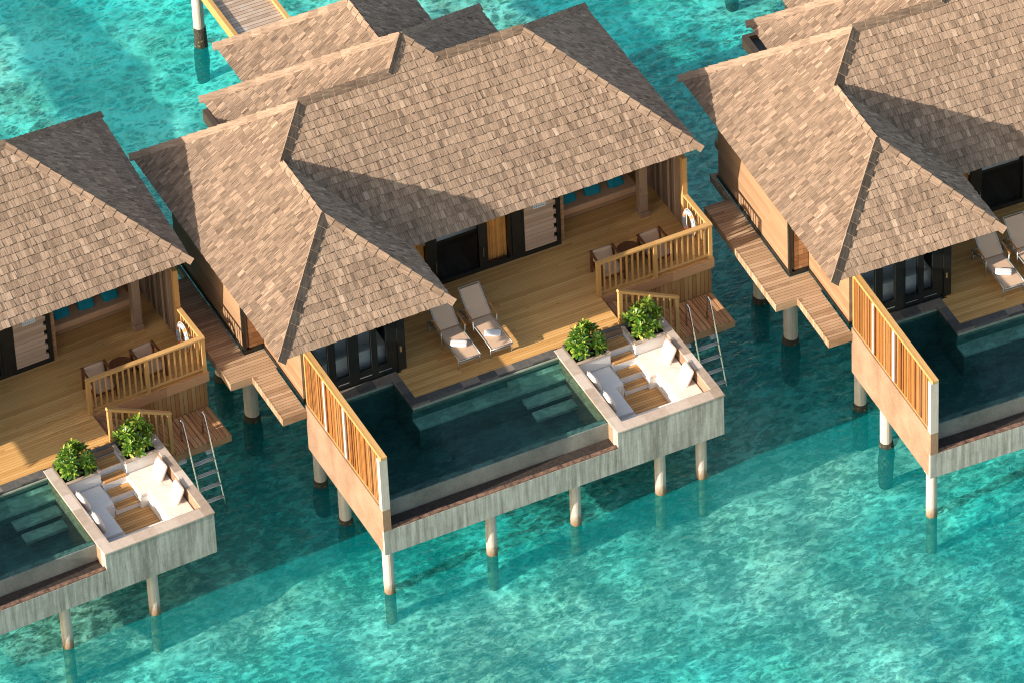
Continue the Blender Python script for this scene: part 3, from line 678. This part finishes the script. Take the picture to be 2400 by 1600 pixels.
# loose cushions of the lounge
def lounge_cushion(x, y, lean, tw, label, sz=.46):
    global ORG
    t = thing('throw_cushion', label, 'cushion', loc=(x, y, 2.33), group='cream cushions in the sunken lounges', where='ML')
    m = MB(); m.pillow((x, y, 2.33 + sz * .47), sz, sz, .17, Rm('Z', tw) @ Rm('Y', lean), p=.35, q=.75)
    m.build('cover', M['cushion'], t, smooth=True)
    m = MB(); rr = Rm('Z', tw) @ Rm('Y', lean); hh = sz * .49
    m.tube([V3((x, y, 2.33 + sz * .47)) + rr @ V3(q) for q in ((-hh, -hh, 0), (hh, -hh, 0), (hh, hh, 0), (-hh, hh, 0))], .008, 5, close=True)
    m.build('piping', M['rope'], t)
lounge_cushion(8.56, 2.14, -66, 2, 'cream cushion on the outer seat nearest the shrub, lounge of {v}')
lounge_cushion(8.56, 1.22, -66, -2, 'cream cushion on the outer seat nearest the sea front, lounge of {v}')
lounge_cushion(6.53, 2.05, 70, 3, 'pale cushion on the pool-side seat nearest the shrub, lounge of {v}', .42)
lounge_cushion(6.53, 1.22, 70, -4, 'pale cushion on the pool-side seat nearest the sea front, lounge of {v}', .42)

# ------------------------------------------------------------------ shrubs
def shrub(cx, cy, rad, hgt, seed, label):
    t = thing('leafy_shrub', label, 'shrub', loc=(cx, cy, 2.60), group='glossy green shrubs in the planters', where='ML')
    rg = random.Random(seed); st = MB(); lf = MB(); base = V3((cx, cy, 2.60))
    nb = 50
    for i in range(nb):
        a = rg.random() * 6.283; rr = math.sqrt(rg.random()); el = rg.random()
        ph = math.acos(1 - el * .95)
        tip = base + V3((rad * .74 * math.sin(ph) * math.cos(a), rad * .72 * math.sin(ph) * math.sin(a), hgt * (.22 + .66 * math.cos(ph)))) * rg.choice((.75, .92, 1.0, 1.04, 1.10))
        mid = base.lerp(tip, .5) + V3((rg.uniform(-.04, .04), rg.uniform(-.04, .04), .05))
        st.tube([base + V3((rg.uniform(-.05, .05), rg.uniform(-.05, .05), 0)), mid, tip], .008, 5, rs=[.011, .008, .005])
        ax = (tip - base + V3((0, 0, .25))).normalized(); n = rg.randint(12, 16); ro = rg.random()
        u = ax.cross(V3((0, 0, 1)) if abs(ax.z) < .95 else V3((1, 0, 0))).normalized(); w = ax.cross(u)
        for k in range(n):
            th = k * 2.399 + ro; up = .12 + 1.15 * (k / n); Lf = rg.uniform(.13, .21) * (1.12 - .35 * k / n)
            d = (u * math.cos(th) + w * math.sin(th)) * math.cos(up) + ax * math.sin(up)
            side = d.cross(ax).normalized(); nrm_ = side.cross(d).normalized()
            wd = Lf * rg.uniform(.15, .20); o = tip - ax * (.10 * (1 - k / n))
            c = rg.random() ** 1.3 * .75 + (.25 if k > n * .7 else 0); c = c if rg.random() > .05 else 1.1
            pr = [(0, .12), (.3, .55), (.62, 1.0), (.86, .8), (1, .08)]
            cl = []
            for s_, ww in pr:
                p_ = o + d * (Lf * s_) + nrm_ * (-.28 * Lf * s_ * s_)
                cl.append((p_ - side * wd * ww + nrm_ * wd * ww * .25, p_, p_ + side * wd * ww + nrm_ * wd * ww * .25))
            for q in range(4):
                A, B = cl[q], cl[q + 1]
                lf.face([A[0], A[1], B[1], B[0]], c); lf.face([A[1], A[2], B[2], B[1]], c * .93)
    st.build('stem', M['stem'], t); lf.build('foliage', M['leaf'], t)
shrub(6.80, 3.00, .50, .86, 4, 'round glossy shrub in the planter next to the pool corner of {v}')
shrub(8.34, 3.02, .56, .90, 9, 'wider glossy shrub in the planter by the stair rail of {v}')

# ------------------------------------------------------------------ terrace furniture
def lounger(x, label, where):
    t = thing('sun_lounger', label, 'sun lounger', loc=(x, 4.6, ZD), group='grey framed sun loungers', where=where)
    w = .28; z = 3.0; fr = MB(); r = .017
    for s_ in (-1, 1):
        fr.tube([(x + s_ * w, 3.74, z - .02), (x + s_ * w, 4.0, z), (x + s_ * w, 4.95, z), (x + s_ * w, 5.5, z - .12)], r, 8)
    fr.tube([(x - w, 3.74, z - .02), (x + w, 3.74, z - .02)], r, 8); fr.tube([(x - w, 3.84, ZD + .16), (x + w, 3.84, ZD + .16)], r * .8, 8); fr.tube([(x - w, 5.5, z - .12), (x + w, 5.5, z - .12)], r, 8)
    fr.build('frame', M['alu'], t, smooth=True)
    bk = MB(); bt = (5.54, 3.56); bb = (4.93, z + .02)
    bk.tube([(x - w + .01, *bb), (x - w + .01, *bt), (x + w - .01, *bt), (x + w - .01, *bb)], r, 8); bo = bk.build('back_frame', M['alu'], t)
    m = MB(); m.hexa([(x - w + .03, bb[0] - .01, bb[1]), (x + w - .03, bb[0] - .01, bb[1]), (x + w - .03, bt[0] - .03, bt[1] - .03), (x - w + .03, bt[0] - .03, bt[1] - .03),
                      (x - w + .03, bb[0] - .018, bb[1] + .008), (x + w - .03, bb[0] - .018, bb[1] + .008), (x + w - .03, bt[0] - .038, bt[1] - .022), (x - w + .03, bt[0] - .038, bt[1] - .022)])
    m.build('sling', M['mesh'], bo)
    m = MB(); pr = [(3.765, z - .018), (4.0, z), (4.5, z - .008), (4.90, z + .004)]
    for (a, za), (c, zc) in zip(pr, pr[1:]):
        m.face([(x - w + .03, a, za + .008), (x + w - .03, a, za + .008), (x + w - .03, c, zc + .008), (x - w + .03, c, zc + .008)])
        m.face([(x - w + .03, a, za), (x - w + .03, c, zc), (x + w - .03, c, zc), (x + w - .03, a, za)])
    m.build('seat', M['mesh'], t)
    for s_ in (-1, 1):
        g = MB(); g.tube([(x + s_ * w, 3.79, z - .02), (x + s_ * w, 3.83, ZD)], .016, 8); g.build('leg', M['alu'], t, smooth=True)
        g = MB(); g.tube([(x + s_ * (w + .035), 4.66, 3.19), (x + s_ * (w + .02), 4.68, ZD)], .016, 8); g.build('leg', M['alu'], t, smooth=True)
        g = MB(); g.beam((x + s_ * (w + .04), 4.63, 3.20), (x + s_ * (w + .04), 5.10, 3.235), .045, .025); g.build('armrest', M['armwood'], t, bev=.006)
    for s_ in (-1, 1):
        g = MB(); g.tube([(x + s_ * (w + .02) - .012, 5.42, ZD + .075), (x + s_ * (w + .02) + .012, 5.42, ZD + .075)], .075, 16); g.build('wheel', M['alu'], t)
    g = MB(); g.tube([(x - w, 5.42, ZD + .075), (x + w, 5.42, ZD + .075)], .01, 8); g.tube([(x - w, 5.42, ZD + .075), (x - w, 5.46, z - .1)], .012, 8); g.tube([(x + w, 5.42, ZD + .075), (x + w, 5.46, z - .1)], .012, 8); g.build('axle', M['alu'], t)
lounger(4.09, 'sun lounger half under the eave, nearer the bathroom of {v}', 'MR')
lounger(4.94, 'sun lounger clear of the eave, mid deck of {v}', 'MR')
def towel(x, y, rot, label, where):
    t = thing('rolled_towel', label, 'towel', loc=(x, y, 3.01), rot=0, group='white towels on the loungers', where=where)
    m = MB(); rr = Rm('Z', rot)
    m.pillow((x, y, 3.045), .40, .21, .075, rr, p=.28, q=.45)
    m.build('towel_roll', M['whitecloth'], t, smooth=True)
    m = MB(); 
    for k in (-.03, .03): m.beam(V3((x, y, 3.079)) + rr @ V3((-.19, k, 0)), V3((x, y, 3.079)) + rr @ V3((.19, k, 0)), .008, .008)
    m.build('fold', M['cushion'], t)
towel(4.05, 4.27, -29, 'white folded towel on the lounger half under the eave at {v}', 'MR')
towel(4.92, 4.22, -29, 'white folded towel on the lounger clear of the eave at {v}', 'MR')

def armchair(x, y, rot, label):
    t = thing('armchair', label, 'armchair', loc=(x, y, ZD), group='brown terrace armchairs', where='ML')
    w = .30; rr = Rm('Z', rot); o = V3((x, y, 0))
    tr = lambda px, py, pz: o + rr @ V3((px, py, pz))
    for s_ in (-1, 1):
        g = MB(); g.beam(tr(s_ * w, -.34, 3.23), tr(s_ * w, .36, 3.27), .055, .05); g.build('armrest', M['chairwood'], t, bev=.012)
        for yy in (-.31, .30):
            g = MB(); g.beam(tr(s_ * w, yy, ZD), tr(s_ * w, yy, 3.22), .05, .05, up=(0, 1, 0)); g.build('leg', M['chairwood'], t)
    g = MB(); g.beam(tr(0, -.32, 2.88), tr(0, .32, 2.86), .58, .05); g.beam(tr(0, .28, 2.9), tr(0, .38, 3.25), .52, .03, up=(0, -1, 0)); g.build('frame', M['chairwood'], t)
    g = MB(); g.pillow(tr(0, -.04, 2.96), .53, .56, .13, rr, p=.25, q=.4); g.build('seat_cushion', M['chairpad'], t, smooth=True)
    g = MB(); g.pillow(tr(0, .29, 3.13), .52, .34, .12, rr @ Rm('X', 75), p=.3, q=.5); g.build('back_cushion', M['chairpad'], t, smooth=True)
armchair(8.50, 5.20, 0, 'brown wooden armchair at the stair end of the railing, terrace of {v}')
armchair(9.80, 5.22, 4, 'brown wooden armchair near the lifebuoy corner, terrace of {v}')
t = thing('round_table', 'small dark round table between the two armchairs of {v}', 'table', loc=(9.13, 5.30, ZD), group='round terrace tables', where='ML')
m = MB(); m.cyl(9.13, 5.30, 3.13, 3.165, .30, 40); m.build('table_top', M['chairwood'], t, bev=.008)
for k in range(4):
    a = k * math.pi / 2 + .5; m = MB(); m.tube([(9.13 + .24 * math.cos(a), 5.3 + .24 * math.sin(a), ZD), (9.13 + .17 * math.cos(a), 5.3 + .17 * math.sin(a), 3.13)], .018, 8); m.build('leg', M['chairwood'], t)

t = thing('day_bed', 'long tan mattress day bed in the roofed alcove of {v}', 'day bed', loc=(9.4, 8.0, ZD), group='day beds in the alcoves', where='ML')
m = MB(); m.box(8.20, 10.45, 7.56, 8.58, ZD, 2.84); m.build('bed_base', M['reveal'], t)
m = MB(); m.box(8.17, 10.48, 7.50, 8.58, 2.84, 3.02); m.build('mattress', M['bedding'], t, bev=.03)
m = MB(); m.box(8.17, 10.48, 8.40, 8.585, 3.02, 3.45); m.build('back_cushion', M['reveal'], t, bev=.03)
for i, x in enumerate((8.72, 9.38, 10.02)):
    c = thing('scatter_cushion', ['turquoise cushion at the panel end of the day bed, {v}', 'turquoise cushion in the middle of the day bed, {v}', 'turquoise cushion nearest the timber post on the day bed, {v}'][i], 'cushion', loc=(x, 7.9, 3.03), group='turquoise cushions on the day beds', where='ML')
    m = MB(); m.pillow((x, 7.86, 3.15), .42, .42, .15, Rm('Z', (3, -4, 2)[i]) @ Rm('X', 48), p=.33, q=.7); m.build('cover', M['teal'], c, smooth=True)
    m = MB(); rr = Rm('Z', (3, -4, 2)[i]) @ Rm('X', 48)
    m.tube([V3((x, 7.86, 3.15)) + rr @ V3(q) for q in ((-.195, -.195, 0), (.195, -.195, 0), (.195, .195, 0), (-.195, .195, 0))], .006, 5, close=True); m.build('piping', M['teal'], c)

# curtains, bathtub, bed, sign
def curtain(x0, x1, label, where):
    c = thing('curtain', label, 'curtain', loc=((x0 + x1) / 2, 7.0, ZD), group='ochre curtains behind the glass', where=where)
    m = MB(); n = 60; pr = []
    for i in range(n + 1):
        x = x0 + (x1 - x0) * i / n; pr.append((x, 7.02 + .035 * math.sin(i * .62) + .012 * math.sin(i * 1.7)))
    for (a, ya), (b_, yb) in zip(pr, pr[1:]):
        m.face([(a, ya, ZD + .03), (b_, yb, ZD + .03), (b_, yb, 5.15), (a, ya, 5.15)]); m.face([(a, ya + .006, ZD + .03), (a, ya + .006, 5.15), (b_, yb + .006, 5.15), (b_, yb + .006, ZD + .03)])
    m.build('drape', M['curtain'], c)
    m = MB(); m.tube([(x0 - .05, 7.02, 5.17), (x1 + .05, 7.02, 5.17)], .015, 8); m.build('curtain_rod', M['dark'], c)
curtain(6.05, 6.66, 'gathered ochre curtain between the door and the boarded panel, {v}', 'M')
curtain(3.75, 4.47, 'ochre curtain half hidden by the wing eave, {v}', 'MR')
t = thing('bathtub', 'white bathtub behind the black framed bathroom glass of {v}', 'bathtub', loc=(1.5, 5.2, ZD), group='bathtubs behind the glass', where='MR')
m = MB(); m.box(.75, 2.42, 4.88, 4.96, ZD, 3.26); m.box(.75, 2.42, 5.55, 5.63, ZD, 3.26); m.box(.75, .83, 4.96, 5.55, ZD, 3.26); m.box(2.34, 2.42, 4.96, 5.55, ZD, 3.26); m.box(.83, 2.34, 4.96, 5.55, ZD, 2.85)
m.build('tub', M['tub'], t)
m = MB(); m.tube([(1.45, 5.6, 3.26), (1.45, 5.6, 3.42), (1.45, 5.5, 3.42)], .014, 8); m.build('tap', M['steel'], t)
t = thing('bed', 'dark framed bed with white sheet behind the living room glass of {v}', 'bed', loc=(5.6, 8.6, ZD), group='beds behind the glass', where='MR')
m = MB(); m.box(4.75, 6.4, 7.9, 9.8, ZD + .12, ZD + .32); m.build('bed_frame', M['dark'], t)
m = MB(); m.box(4.8, 6.35, 7.95, 9.75, ZD + .32, ZD + .55); m.build('mattress', M['whitecloth'], t, bev=.04)
t = thing('wall_sign', 'small pale notice plate under the eave on the boarded panel of {v}', 'sign', loc=(7.47, 6.79, 4.1), group='notice plates under the eaves', where='ML')
m = MB(); m.box(7.30, 7.65, 6.775, 6.795, 4.05, 4.27); m.build('plate', M['plate'], t)
m = MB(); rg = random.Random(8)
for i in range(6):
    x = 7.335 + i * .05; hgt = rg.uniform(.02, .045)
    m.box(x, x + .012, 6.772, 6.775, 4.09, 4.09 + hgt); m.box(x + .012, x + .028, 6.772, 6.775, 4.09 + hgt * .5, 4.09 + hgt * .5 + .01)
m.build('lettering', M['ink'], t)

# ------------------------------------------------------------------ railings, stairs, platform, ladder
t = thing('terrace_railing', 'golden timber balustrade round the seaward terrace corner of {v}', 'railing', loc=(9.5, 4.6, ZD), group='golden timber railings', where='ML')
yr_ = 4.60; zt_ = 3.74
m = MB(); m.box(7.90, 11.02, yr_ - .06, yr_ + .06, zt_ - .06, zt_); m.box(10.90, 11.02, yr_ + .06, 5.86, zt_ - .06, zt_); m.build('top_rail', M['gold'], t, bev=.008)
m = MB(); m.box(8.0, 10.91, yr_ - .03, yr_ + .03, 2.76, 2.82); m.box(10.93, 10.99, yr_ + .05, 5.86, 2.76, 2.82); m.build('bottom_rail', M['gold'], t)
for x in (7.95, 9.47, 10.96):
    m = MB(); m.box(x - .05, x + .05, yr_ - .05, yr_ + .05, 2.56 if x > 9 else ZD, zt_ - .06); m.build('post', M['gold'], t, bev=.006)
for a, c in ((7.95, 9.47), (9.47, 10.96)):
    for k in range(1, 10):
        x = a + (c - a) * k / 10; m = MB(); m.box(x - .02, x + .02, yr_ - .022, yr_ + .022, 2.82, zt_ - .06); m.build('baluster', M['gold'], t)
for k in range(1, 9):
    y = yr_ + (5.86 - yr_) * k / 9; m = MB(); m.box(10.94, 10.98, y - .02, y + .02, 2.82, zt_ - .06); m.build('baluster', M['gold'], t)

t = thing('lifebuoy', 'pale blue lifebuoy with orange bands hung on the railing of {v}', 'lifebuoy', loc=(10.84, 5.42, 3.2), group='lifebuoys on the railings', where='ML')
cx_, cy_, cz_ = 10.83, 5.42, 3.20
def ringpts(a0, a1, n, rad=.26, close=False): return [(cx_ + .02 * math.sin(th), cy_ + rad * .95 * math.cos(th), cz_ + rad * 1.15 * math.sin(th)) for th in [a0 + (a1 - a0) * k / n for k in range(n + (0 if close else 1))]]
m = MB(); m.tube(ringpts(0, 2 * math.pi, 40, close=True), .062, 14, close=True); m.build('ring', M['buoy'], t, smooth=True)
for a in (.5, 1.57 + .5, 3.14 + .5, 4.71 + .5):
    m = MB(); m.tube(ringpts(a - .13, a + .13, 5), .065, 14); m.build('band', M['orange'], t, smooth=True)
m = MB(); m.tube(ringpts(0, 2 * math.pi, 32, .335, True), .009, 6, close=True)
m.tube([(cx_ - .05, 5.45, 3.48), (cx_ - .07, 5.42, 3.2), (cx_ - .06, 5.35, 2.95), (cx_ - .07, 5.38, 3.15), (cx_ - .06, 5.44, 2.9)], .014, 6); m.build('rope', M['rope'], t)

t = thing('stair_flight', 'short timber stairs from the terrace down to the landing stage of {v}', 'stairs', loc=(8.7, 4.0, 1.6), group='timber stair flights', where='ML')
for i in range(4):
    z = ZD - .213 * (i + 1); x = 7.98 + .33 * i; m = MB(); m.box(x, x + .35, 3.52, 4.50, z - .05, z); m.build('tread', M['platform'], t)
    m = MB(); m.box(x, x + .03, 3.52, 4.50, z, z + .16); m.build('riser', M['reveal'], t)
for y in (3.46, 4.50):
    m = MB(); m.beam((7.99, y + .03, 2.50), (9.40, y + .03, 1.62), .05, .24); m.build('stringer', M['fascia'], t)
t = thing('stair_railing', 'golden sloping handrail beside the stairs and shrub of {v}', 'railing', loc=(8.7, 3.43, ZD), group='sloping stair railings', where='ML')
yy = 3.47
m = MB(); m.beam((7.90, yy, 3.70), (9.52, yy, 2.84), .10, .07); m.build('top_rail', M['gold'], t, bev=.006)
m = MB(); m.beam((7.96, yy, 2.74), (9.47, yy, 1.86), .05, .07); m.build('bottom_rail', M['gold'], t)
for x, z0, z1 in ((7.96, 2.60, 3.65), (9.46, 1.60, 2.85)):
    m = MB(); m.box(x - .05, x + .05, yy - .05, yy + .05, z0, z1); m.build('post', M['gold'], t, bev=.005)
for k in range(1, 9):
    f_ = k / 9; x = 7.96 + 1.5 * f_; m = MB(); m.box(x - .02, x + .02, yy - .02, yy + .02, 2.74 - .87 * f_, 3.66 - .86 * f_); m.build('baluster', M['gold'], t)

t = thing('landing_stage', 'low reddish timber landing stage above the water at {v}', 'platform', loc=(10.0, 4.0, 1.6), group='low landing stages', where='ML')
m = MB(); x = 8.9; rg = random.Random(2)
while x < 10.95: m.box(x, x + .125, 3.40 + rg.uniform(-.012, .012), 4.56, 1.55, 1.60); x += .137
m.build('deck_boards', M['platform'], t)
m = MB(); m.box(8.9, 10.99, 3.38, 3.44, 1.37, 1.55); m.box(10.93, 10.99, 3.44, 4.56, 1.37, 1.55); m.box(8.9, 8.96, 3.44, 4.56, 1.37, 1.55); m.build('edge_beam', M['fascia'], t)
t = thing('pool_ladder', 'stainless steel ladder running into the sea from the landing stage of {v}', 'ladder', loc=(10.13, 3.5, 1.6), group='steel sea ladders', where='ML')
prof = [(3.74, 1.60), (3.74, 2.22), (3.72, 2.30), (3.66, 2.335), (3.60, 2.28), (3.20, 1.28), (2.84, .29), (2.70, -.10)]
for x in (9.85, 10.42):
    m = MB(); m.tube([(x, a, c) for a, c in prof], .025, 12); m.build('rail', M['steel'], t, smooth=True)
for z in (1.24, .93, .61, .29):
    y = 2.84 + (z - .29) * .37
    m = MB()
    for k in (-.045, 0, .045): m.tube([(9.85, y + k, z), (10.42, y + k, z)], .014, 8)
    m.build('rung', M['plate'], t, smooth=True)
for x in (9.55, 10.28):
    m = MB(); m.box(x, x + .20, 3.30, 3.38, 1.30, 1.37); m.build('bracket', M['plate'], t)

# ------------------------------------------------------------------ side walkway
t = thing('side_walkway', 'stepped timber walkway along the boarded west wall of {v}', 'walkway', loc=(-.5, 7, ZD), group='timber side walkways', where='MR')
m = MB()
m.prism([(-1.17, 5.98), (.04, 5.98), (.04, 6.74), (-.47, 6.74), (-.47, 11.0), (.38, 11.0), (.38, 11.12), (-.5, 11.12), (-.5, 10.02), (-1.17, 10.02)][:4] + [(-.47, 10.97), (.36, 10.97), (.36, 11.12), (-.52, 11.12), (-.52, 10.02), (-1.17, 10.02)], ZD - .06, ZD - .004)
m.build('deck_boards', M['walk'], t)
m = MB(); m.box(-.60, -.003, 4.24, 5.975, ZD - .06, ZD - .004); m.build('deck_boards', M['walk'], t)
m = MB(); m.box(-1.20, -1.172, 5.95, 10.05, ZD - .22, ZD); m.box(-1.172, -.605, 5.95, 5.978, ZD - .22, ZD); m.box(-.63, -.602, 4.21, 5.945, ZD - .22, ZD); m.box(-.602, -.003, 4.21, 4.238, ZD - .22, ZD)
m.box(-.55, -.522, 10.05, 11.14, ZD - .22, ZD); m.box(-1.172, -.55, 10.022, 10.05, ZD - .22, ZD)
m.build('edge_board', M['walk'], t)
m = MB(); m.box(.12, .36, 11.12, 12.3, ZD - .22, ZD - .02); m.build('ledge', M['reveal'], t)

# ------------------------------------------------------------------ piles
def pile(x, y, z1, r, label, kind, where, group='concrete piles under the villas'):
    t = thing('concrete_pile', label, 'pile', loc=(x, y, 0), group=group, where=where)
    m = MB(); z0 = -1.7 if kind == 'front' else (.14 if kind == 'walk' else .60)
    m.tube([(x, y, z0), (x, y, z1)], r, 24); m.build('shaft', M['pilef' if kind == 'front' else 'pilec'], t, smooth=False)
    if kind == 'front':
        m = MB(); m.box(x - r * 1.05, x + r * 1.05, y - r * 1.05, y + r * 1.05, z1 - .08, z1 + .002); m.build('collar', M['pilec'], t)
        pass
    else:
        m = MB(); rg = random.Random(int(x * 100 + y)); pts = [(x + rg.uniform(-.02, .02), y + rg.uniform(-.02, .02), z) for z in [-1.7, -1.2, -.8, -.5, -.25, -.05, z0 + .04]]
        m.tube(pts, r, 20, rs=[r * 1.05, r * 1.1, r * 1.25, r * 1.35, r * 1.3, r * 1.2, r * 1.08]); m.build('fouled_foot', M['foul'], t, smooth=True)
ZB = 1.43
fp = [(.17, .27, 'pile at the screen corner under the pool of {v}', 'MR'), (2.87, .31, 'second pile from the screen corner under the pool of {v}', 'M'), (5.09, .31, 'third pile from the screen corner, left of the lounge box of {v}', 'ML'),
      (7.35, .31, 'pile under the pool-side half of the lounge box of {v}', 'ML'), (8.47, .35, 'outermost pile under the lounge box of {v}', 'M')]
for x, y, l, wv in fp: pile(x, y, ZB, .135, l, 'front', wv)
pile(.28, 2.95, ZB + .1, .15, 'pile halfway back below the lit pool wall of {v}', 'walk', 'MR')
pile(.32, 4.45, ZB + .5, .15, 'pile at the rear end of the pool wall of {v}', 'walk', 'MR')
pile(-.14, 7.40, ZD - .06, .18, 'thick grey pile below the walkway step of {v}', 'walk', 'MR')
pile(-.16, 9.10, ZD - .06, .18, 'thick pile further back under the walkway of {v}', 'walk', 'MR')
pile(8.7, 4.9, 2.25, .15, 'pile behind the landing stage of {v}', 'walk', 'ML')
for x, y in ((3.5, 7.0), (10.6, 8.8), (1.0, 10.5), (3.3, 13.9), (7.0, 13.9), (7, 7.5)):
    pass

# ------------------------------------------------------------------ jetty
t = thing('jetty', 'weathered boardwalk with golden kerb beams leading away behind {v}', 'jetty', loc=(5.1, 18, ZD), group='boardwalks to the villas', where='MRL')
m = MB(); m.box(4.42, 5.86, 14.4, 26, ZD - .05, ZD); m.build('deck_boards', M['jetty'], t)
for x in (4.36, 5.82):
    m = MB(); m.box(x, x + .11, 14.4, 26, ZD - .20, ZD + .10); m.build('kerb_beam', M['gold'], t)
m = MB()
for y in range(15, 26, 2): m.box(4.5, 5.8, y, y + .15, ZD - .35, ZD - .06)
m.build('cross_beam', M['postw'], t)
pile(4.72, 21.3, ZD - .3, .15, 'white pile with black fouled foot beside the jetty of {v}', 'jetty', 'MR', group='white jetty piles')

# ------------------------------------------------------------------ place the villas
VIL = {'M': ((0, 0, 0), 0), 'L': ((-12.334, 1.678, 0), .0362), 'R': ((12.456, -3.721, 0), -.0463)}
VN = {'M': 'the middle villa', 'L': 'the left-hand villa', 'R': 'the right-hand villa'}
def copy_tree(o, parent=None):
    c = o.copy(); COL.objects.link(c); c.parent = parent
    for ch in list(KIDS.get(o.name, [])): copy_tree(ch, c)
    return c
KIDS = {}
for o in list(COL.objects):
    if o.parent: KIDS.setdefault(o.parent.name, []).append(o)
for o, label, where in list(PROTO):
    used = False
    base_loc = o.location.copy(); base_rot = o.rotation_euler.z
    for k in where:
        (tx, ty, tz), a = VIL[k]
        r = o if not used else copy_tree(o); used = True
        r.location = Matrix.Rotation(a, 3, 'Z') @ base_loc + V3((tx, ty, tz)); r.rotation_euler = (0, 0, base_rot + a)
        r['label'] = label.replace('{v}', VN[k])
    if len(where) > 1 and 'group' not in o: pass

# ------------------------------------------------------------------ sea, seabed
ORG = V3((0, 0, 0))
m = MB(); m.face([(-400, -400, 0), (400, -400, 0), (400, 400, 0), (-400, 400, 0)]); s = m.build('sea', M['sea']); s['kind'] = 'structure'
from mathutils import noise as mnoise
m = MB()
def axis(lo, hi, st): return [-400, -120, lo - 20] + [lo + i * st for i in range(int((hi - lo) / st) + 1)] + [hi + 20, 120, 400]
XA = axis(-18, 30, .36); YA = axis(-16, 34, .36)
def zb(x, y):
    z = -1.12 + .14 * math.sin(x * .31 + y * .17) + .11 * math.sin(y * .43 - x * .21 + 1)
    if -18 <= x <= 30 and -16 <= y <= 34:
        p = V3((x, y, 0)); z += .20 * mnoise.noise(p * .55) + .15 * mnoise.noise(p * 1.25 + V3((7, 3, 0))) + .04 * mnoise.noise(p * 2.6)
    return z
Z = [[zb(x, y) for y in YA] for x in XA]
for i in range(len(XA) - 1):
    for j in range(len(YA) - 1):
        a, b_, c, d = XA[i], XA[i + 1], YA[j], YA[j + 1]
        m.face([(a, c, Z[i][j]), (b_, c, Z[i + 1][j]), (b_, d, Z[i + 1][j + 1]), (a, d, Z[i][j + 1])])
s = m.build('seabed', M['seabed'], smooth=True); s['kind'] = 'structure'

# ------------------------------------------------------------------ light
LX, LY = 2.60, .27
sd = V3((-LX, -LY, 1)).normalized()
el = math.asin(sd.z); az = math.atan2(sd.x, sd.y)
w = bpy.data.worlds.new('World'); scene.world = w; w.use_nodes = True; nt = w.node_tree
sky = nt.nodes.new('ShaderNodeTexSky'); sky.sky_type = 'NISHITA'; sky.sun_disc = False; sky.sun_elevation = el; sky.sun_rotation = az
sky.air_density = 1.0; sky.dust_density = 1.5; sky.ozone_density = 1.0
bg = nt.nodes['Background']; nt.links.new(mixc(nt, 'MULTIPLY', 1.0, sky.outputs[0], (1.12, 1.0, .84)), bg.inputs[0]); bg.inputs[1].default_value = .12
ld = bpy.data.lights.new('sun', 'SUN'); ld.energy = 3.6; ld.angle = R(.5); ld.color = (1, .90, .76)
lo = bpy.data.objects.new('sun', ld); COL.objects.link(lo); lo.location = (0, 0, 40); lo.rotation_euler = sd.to_track_quat('Z', 'Y').to_euler()

# ------------------------------------------------------------------ camera
cd = bpy.data.cameras.new('camera'); co = bpy.data.objects.new('camera', cd); COL.objects.link(co)
r_ = V3((.89673613, -.441071, -.03634115)); u_ = V3((.3136329, .57540851, .75534062)); d_ = V3((.31224784, .68873901, -.65432398))
mt = Matrix((r_, u_, -d_)).transposed().to_4x4(); mt.translation = V3((-44.35652181, -105.57274783, 106.88201654))
co.matrix_world = mt
cd.sensor_width = 36; cd.sensor_fit = 'HORIZONTAL'; cd.lens = 15611.195 / 2400 * 36; cd.clip_start = 1; cd.clip_end = 2000
scene.camera = co
scene.view_settings.view_transform = 'Standard'; scene.view_settings.look = 'None'; scene.view_settings.exposure = 1.4; scene.view_settings.gamma = 1
scene.view_settings.use_curve_mapping = False
scene.render.engine = 'CYCLES'
scene.cycles.use_denoising = True; scene.cycles.filter_width = 1.05
scene.cycles.max_bounces = 8; scene.cycles.transparent_max_bounces = 12; scene.cycles.caustics_reflective = False; scene.cycles.caustics_refractive = False
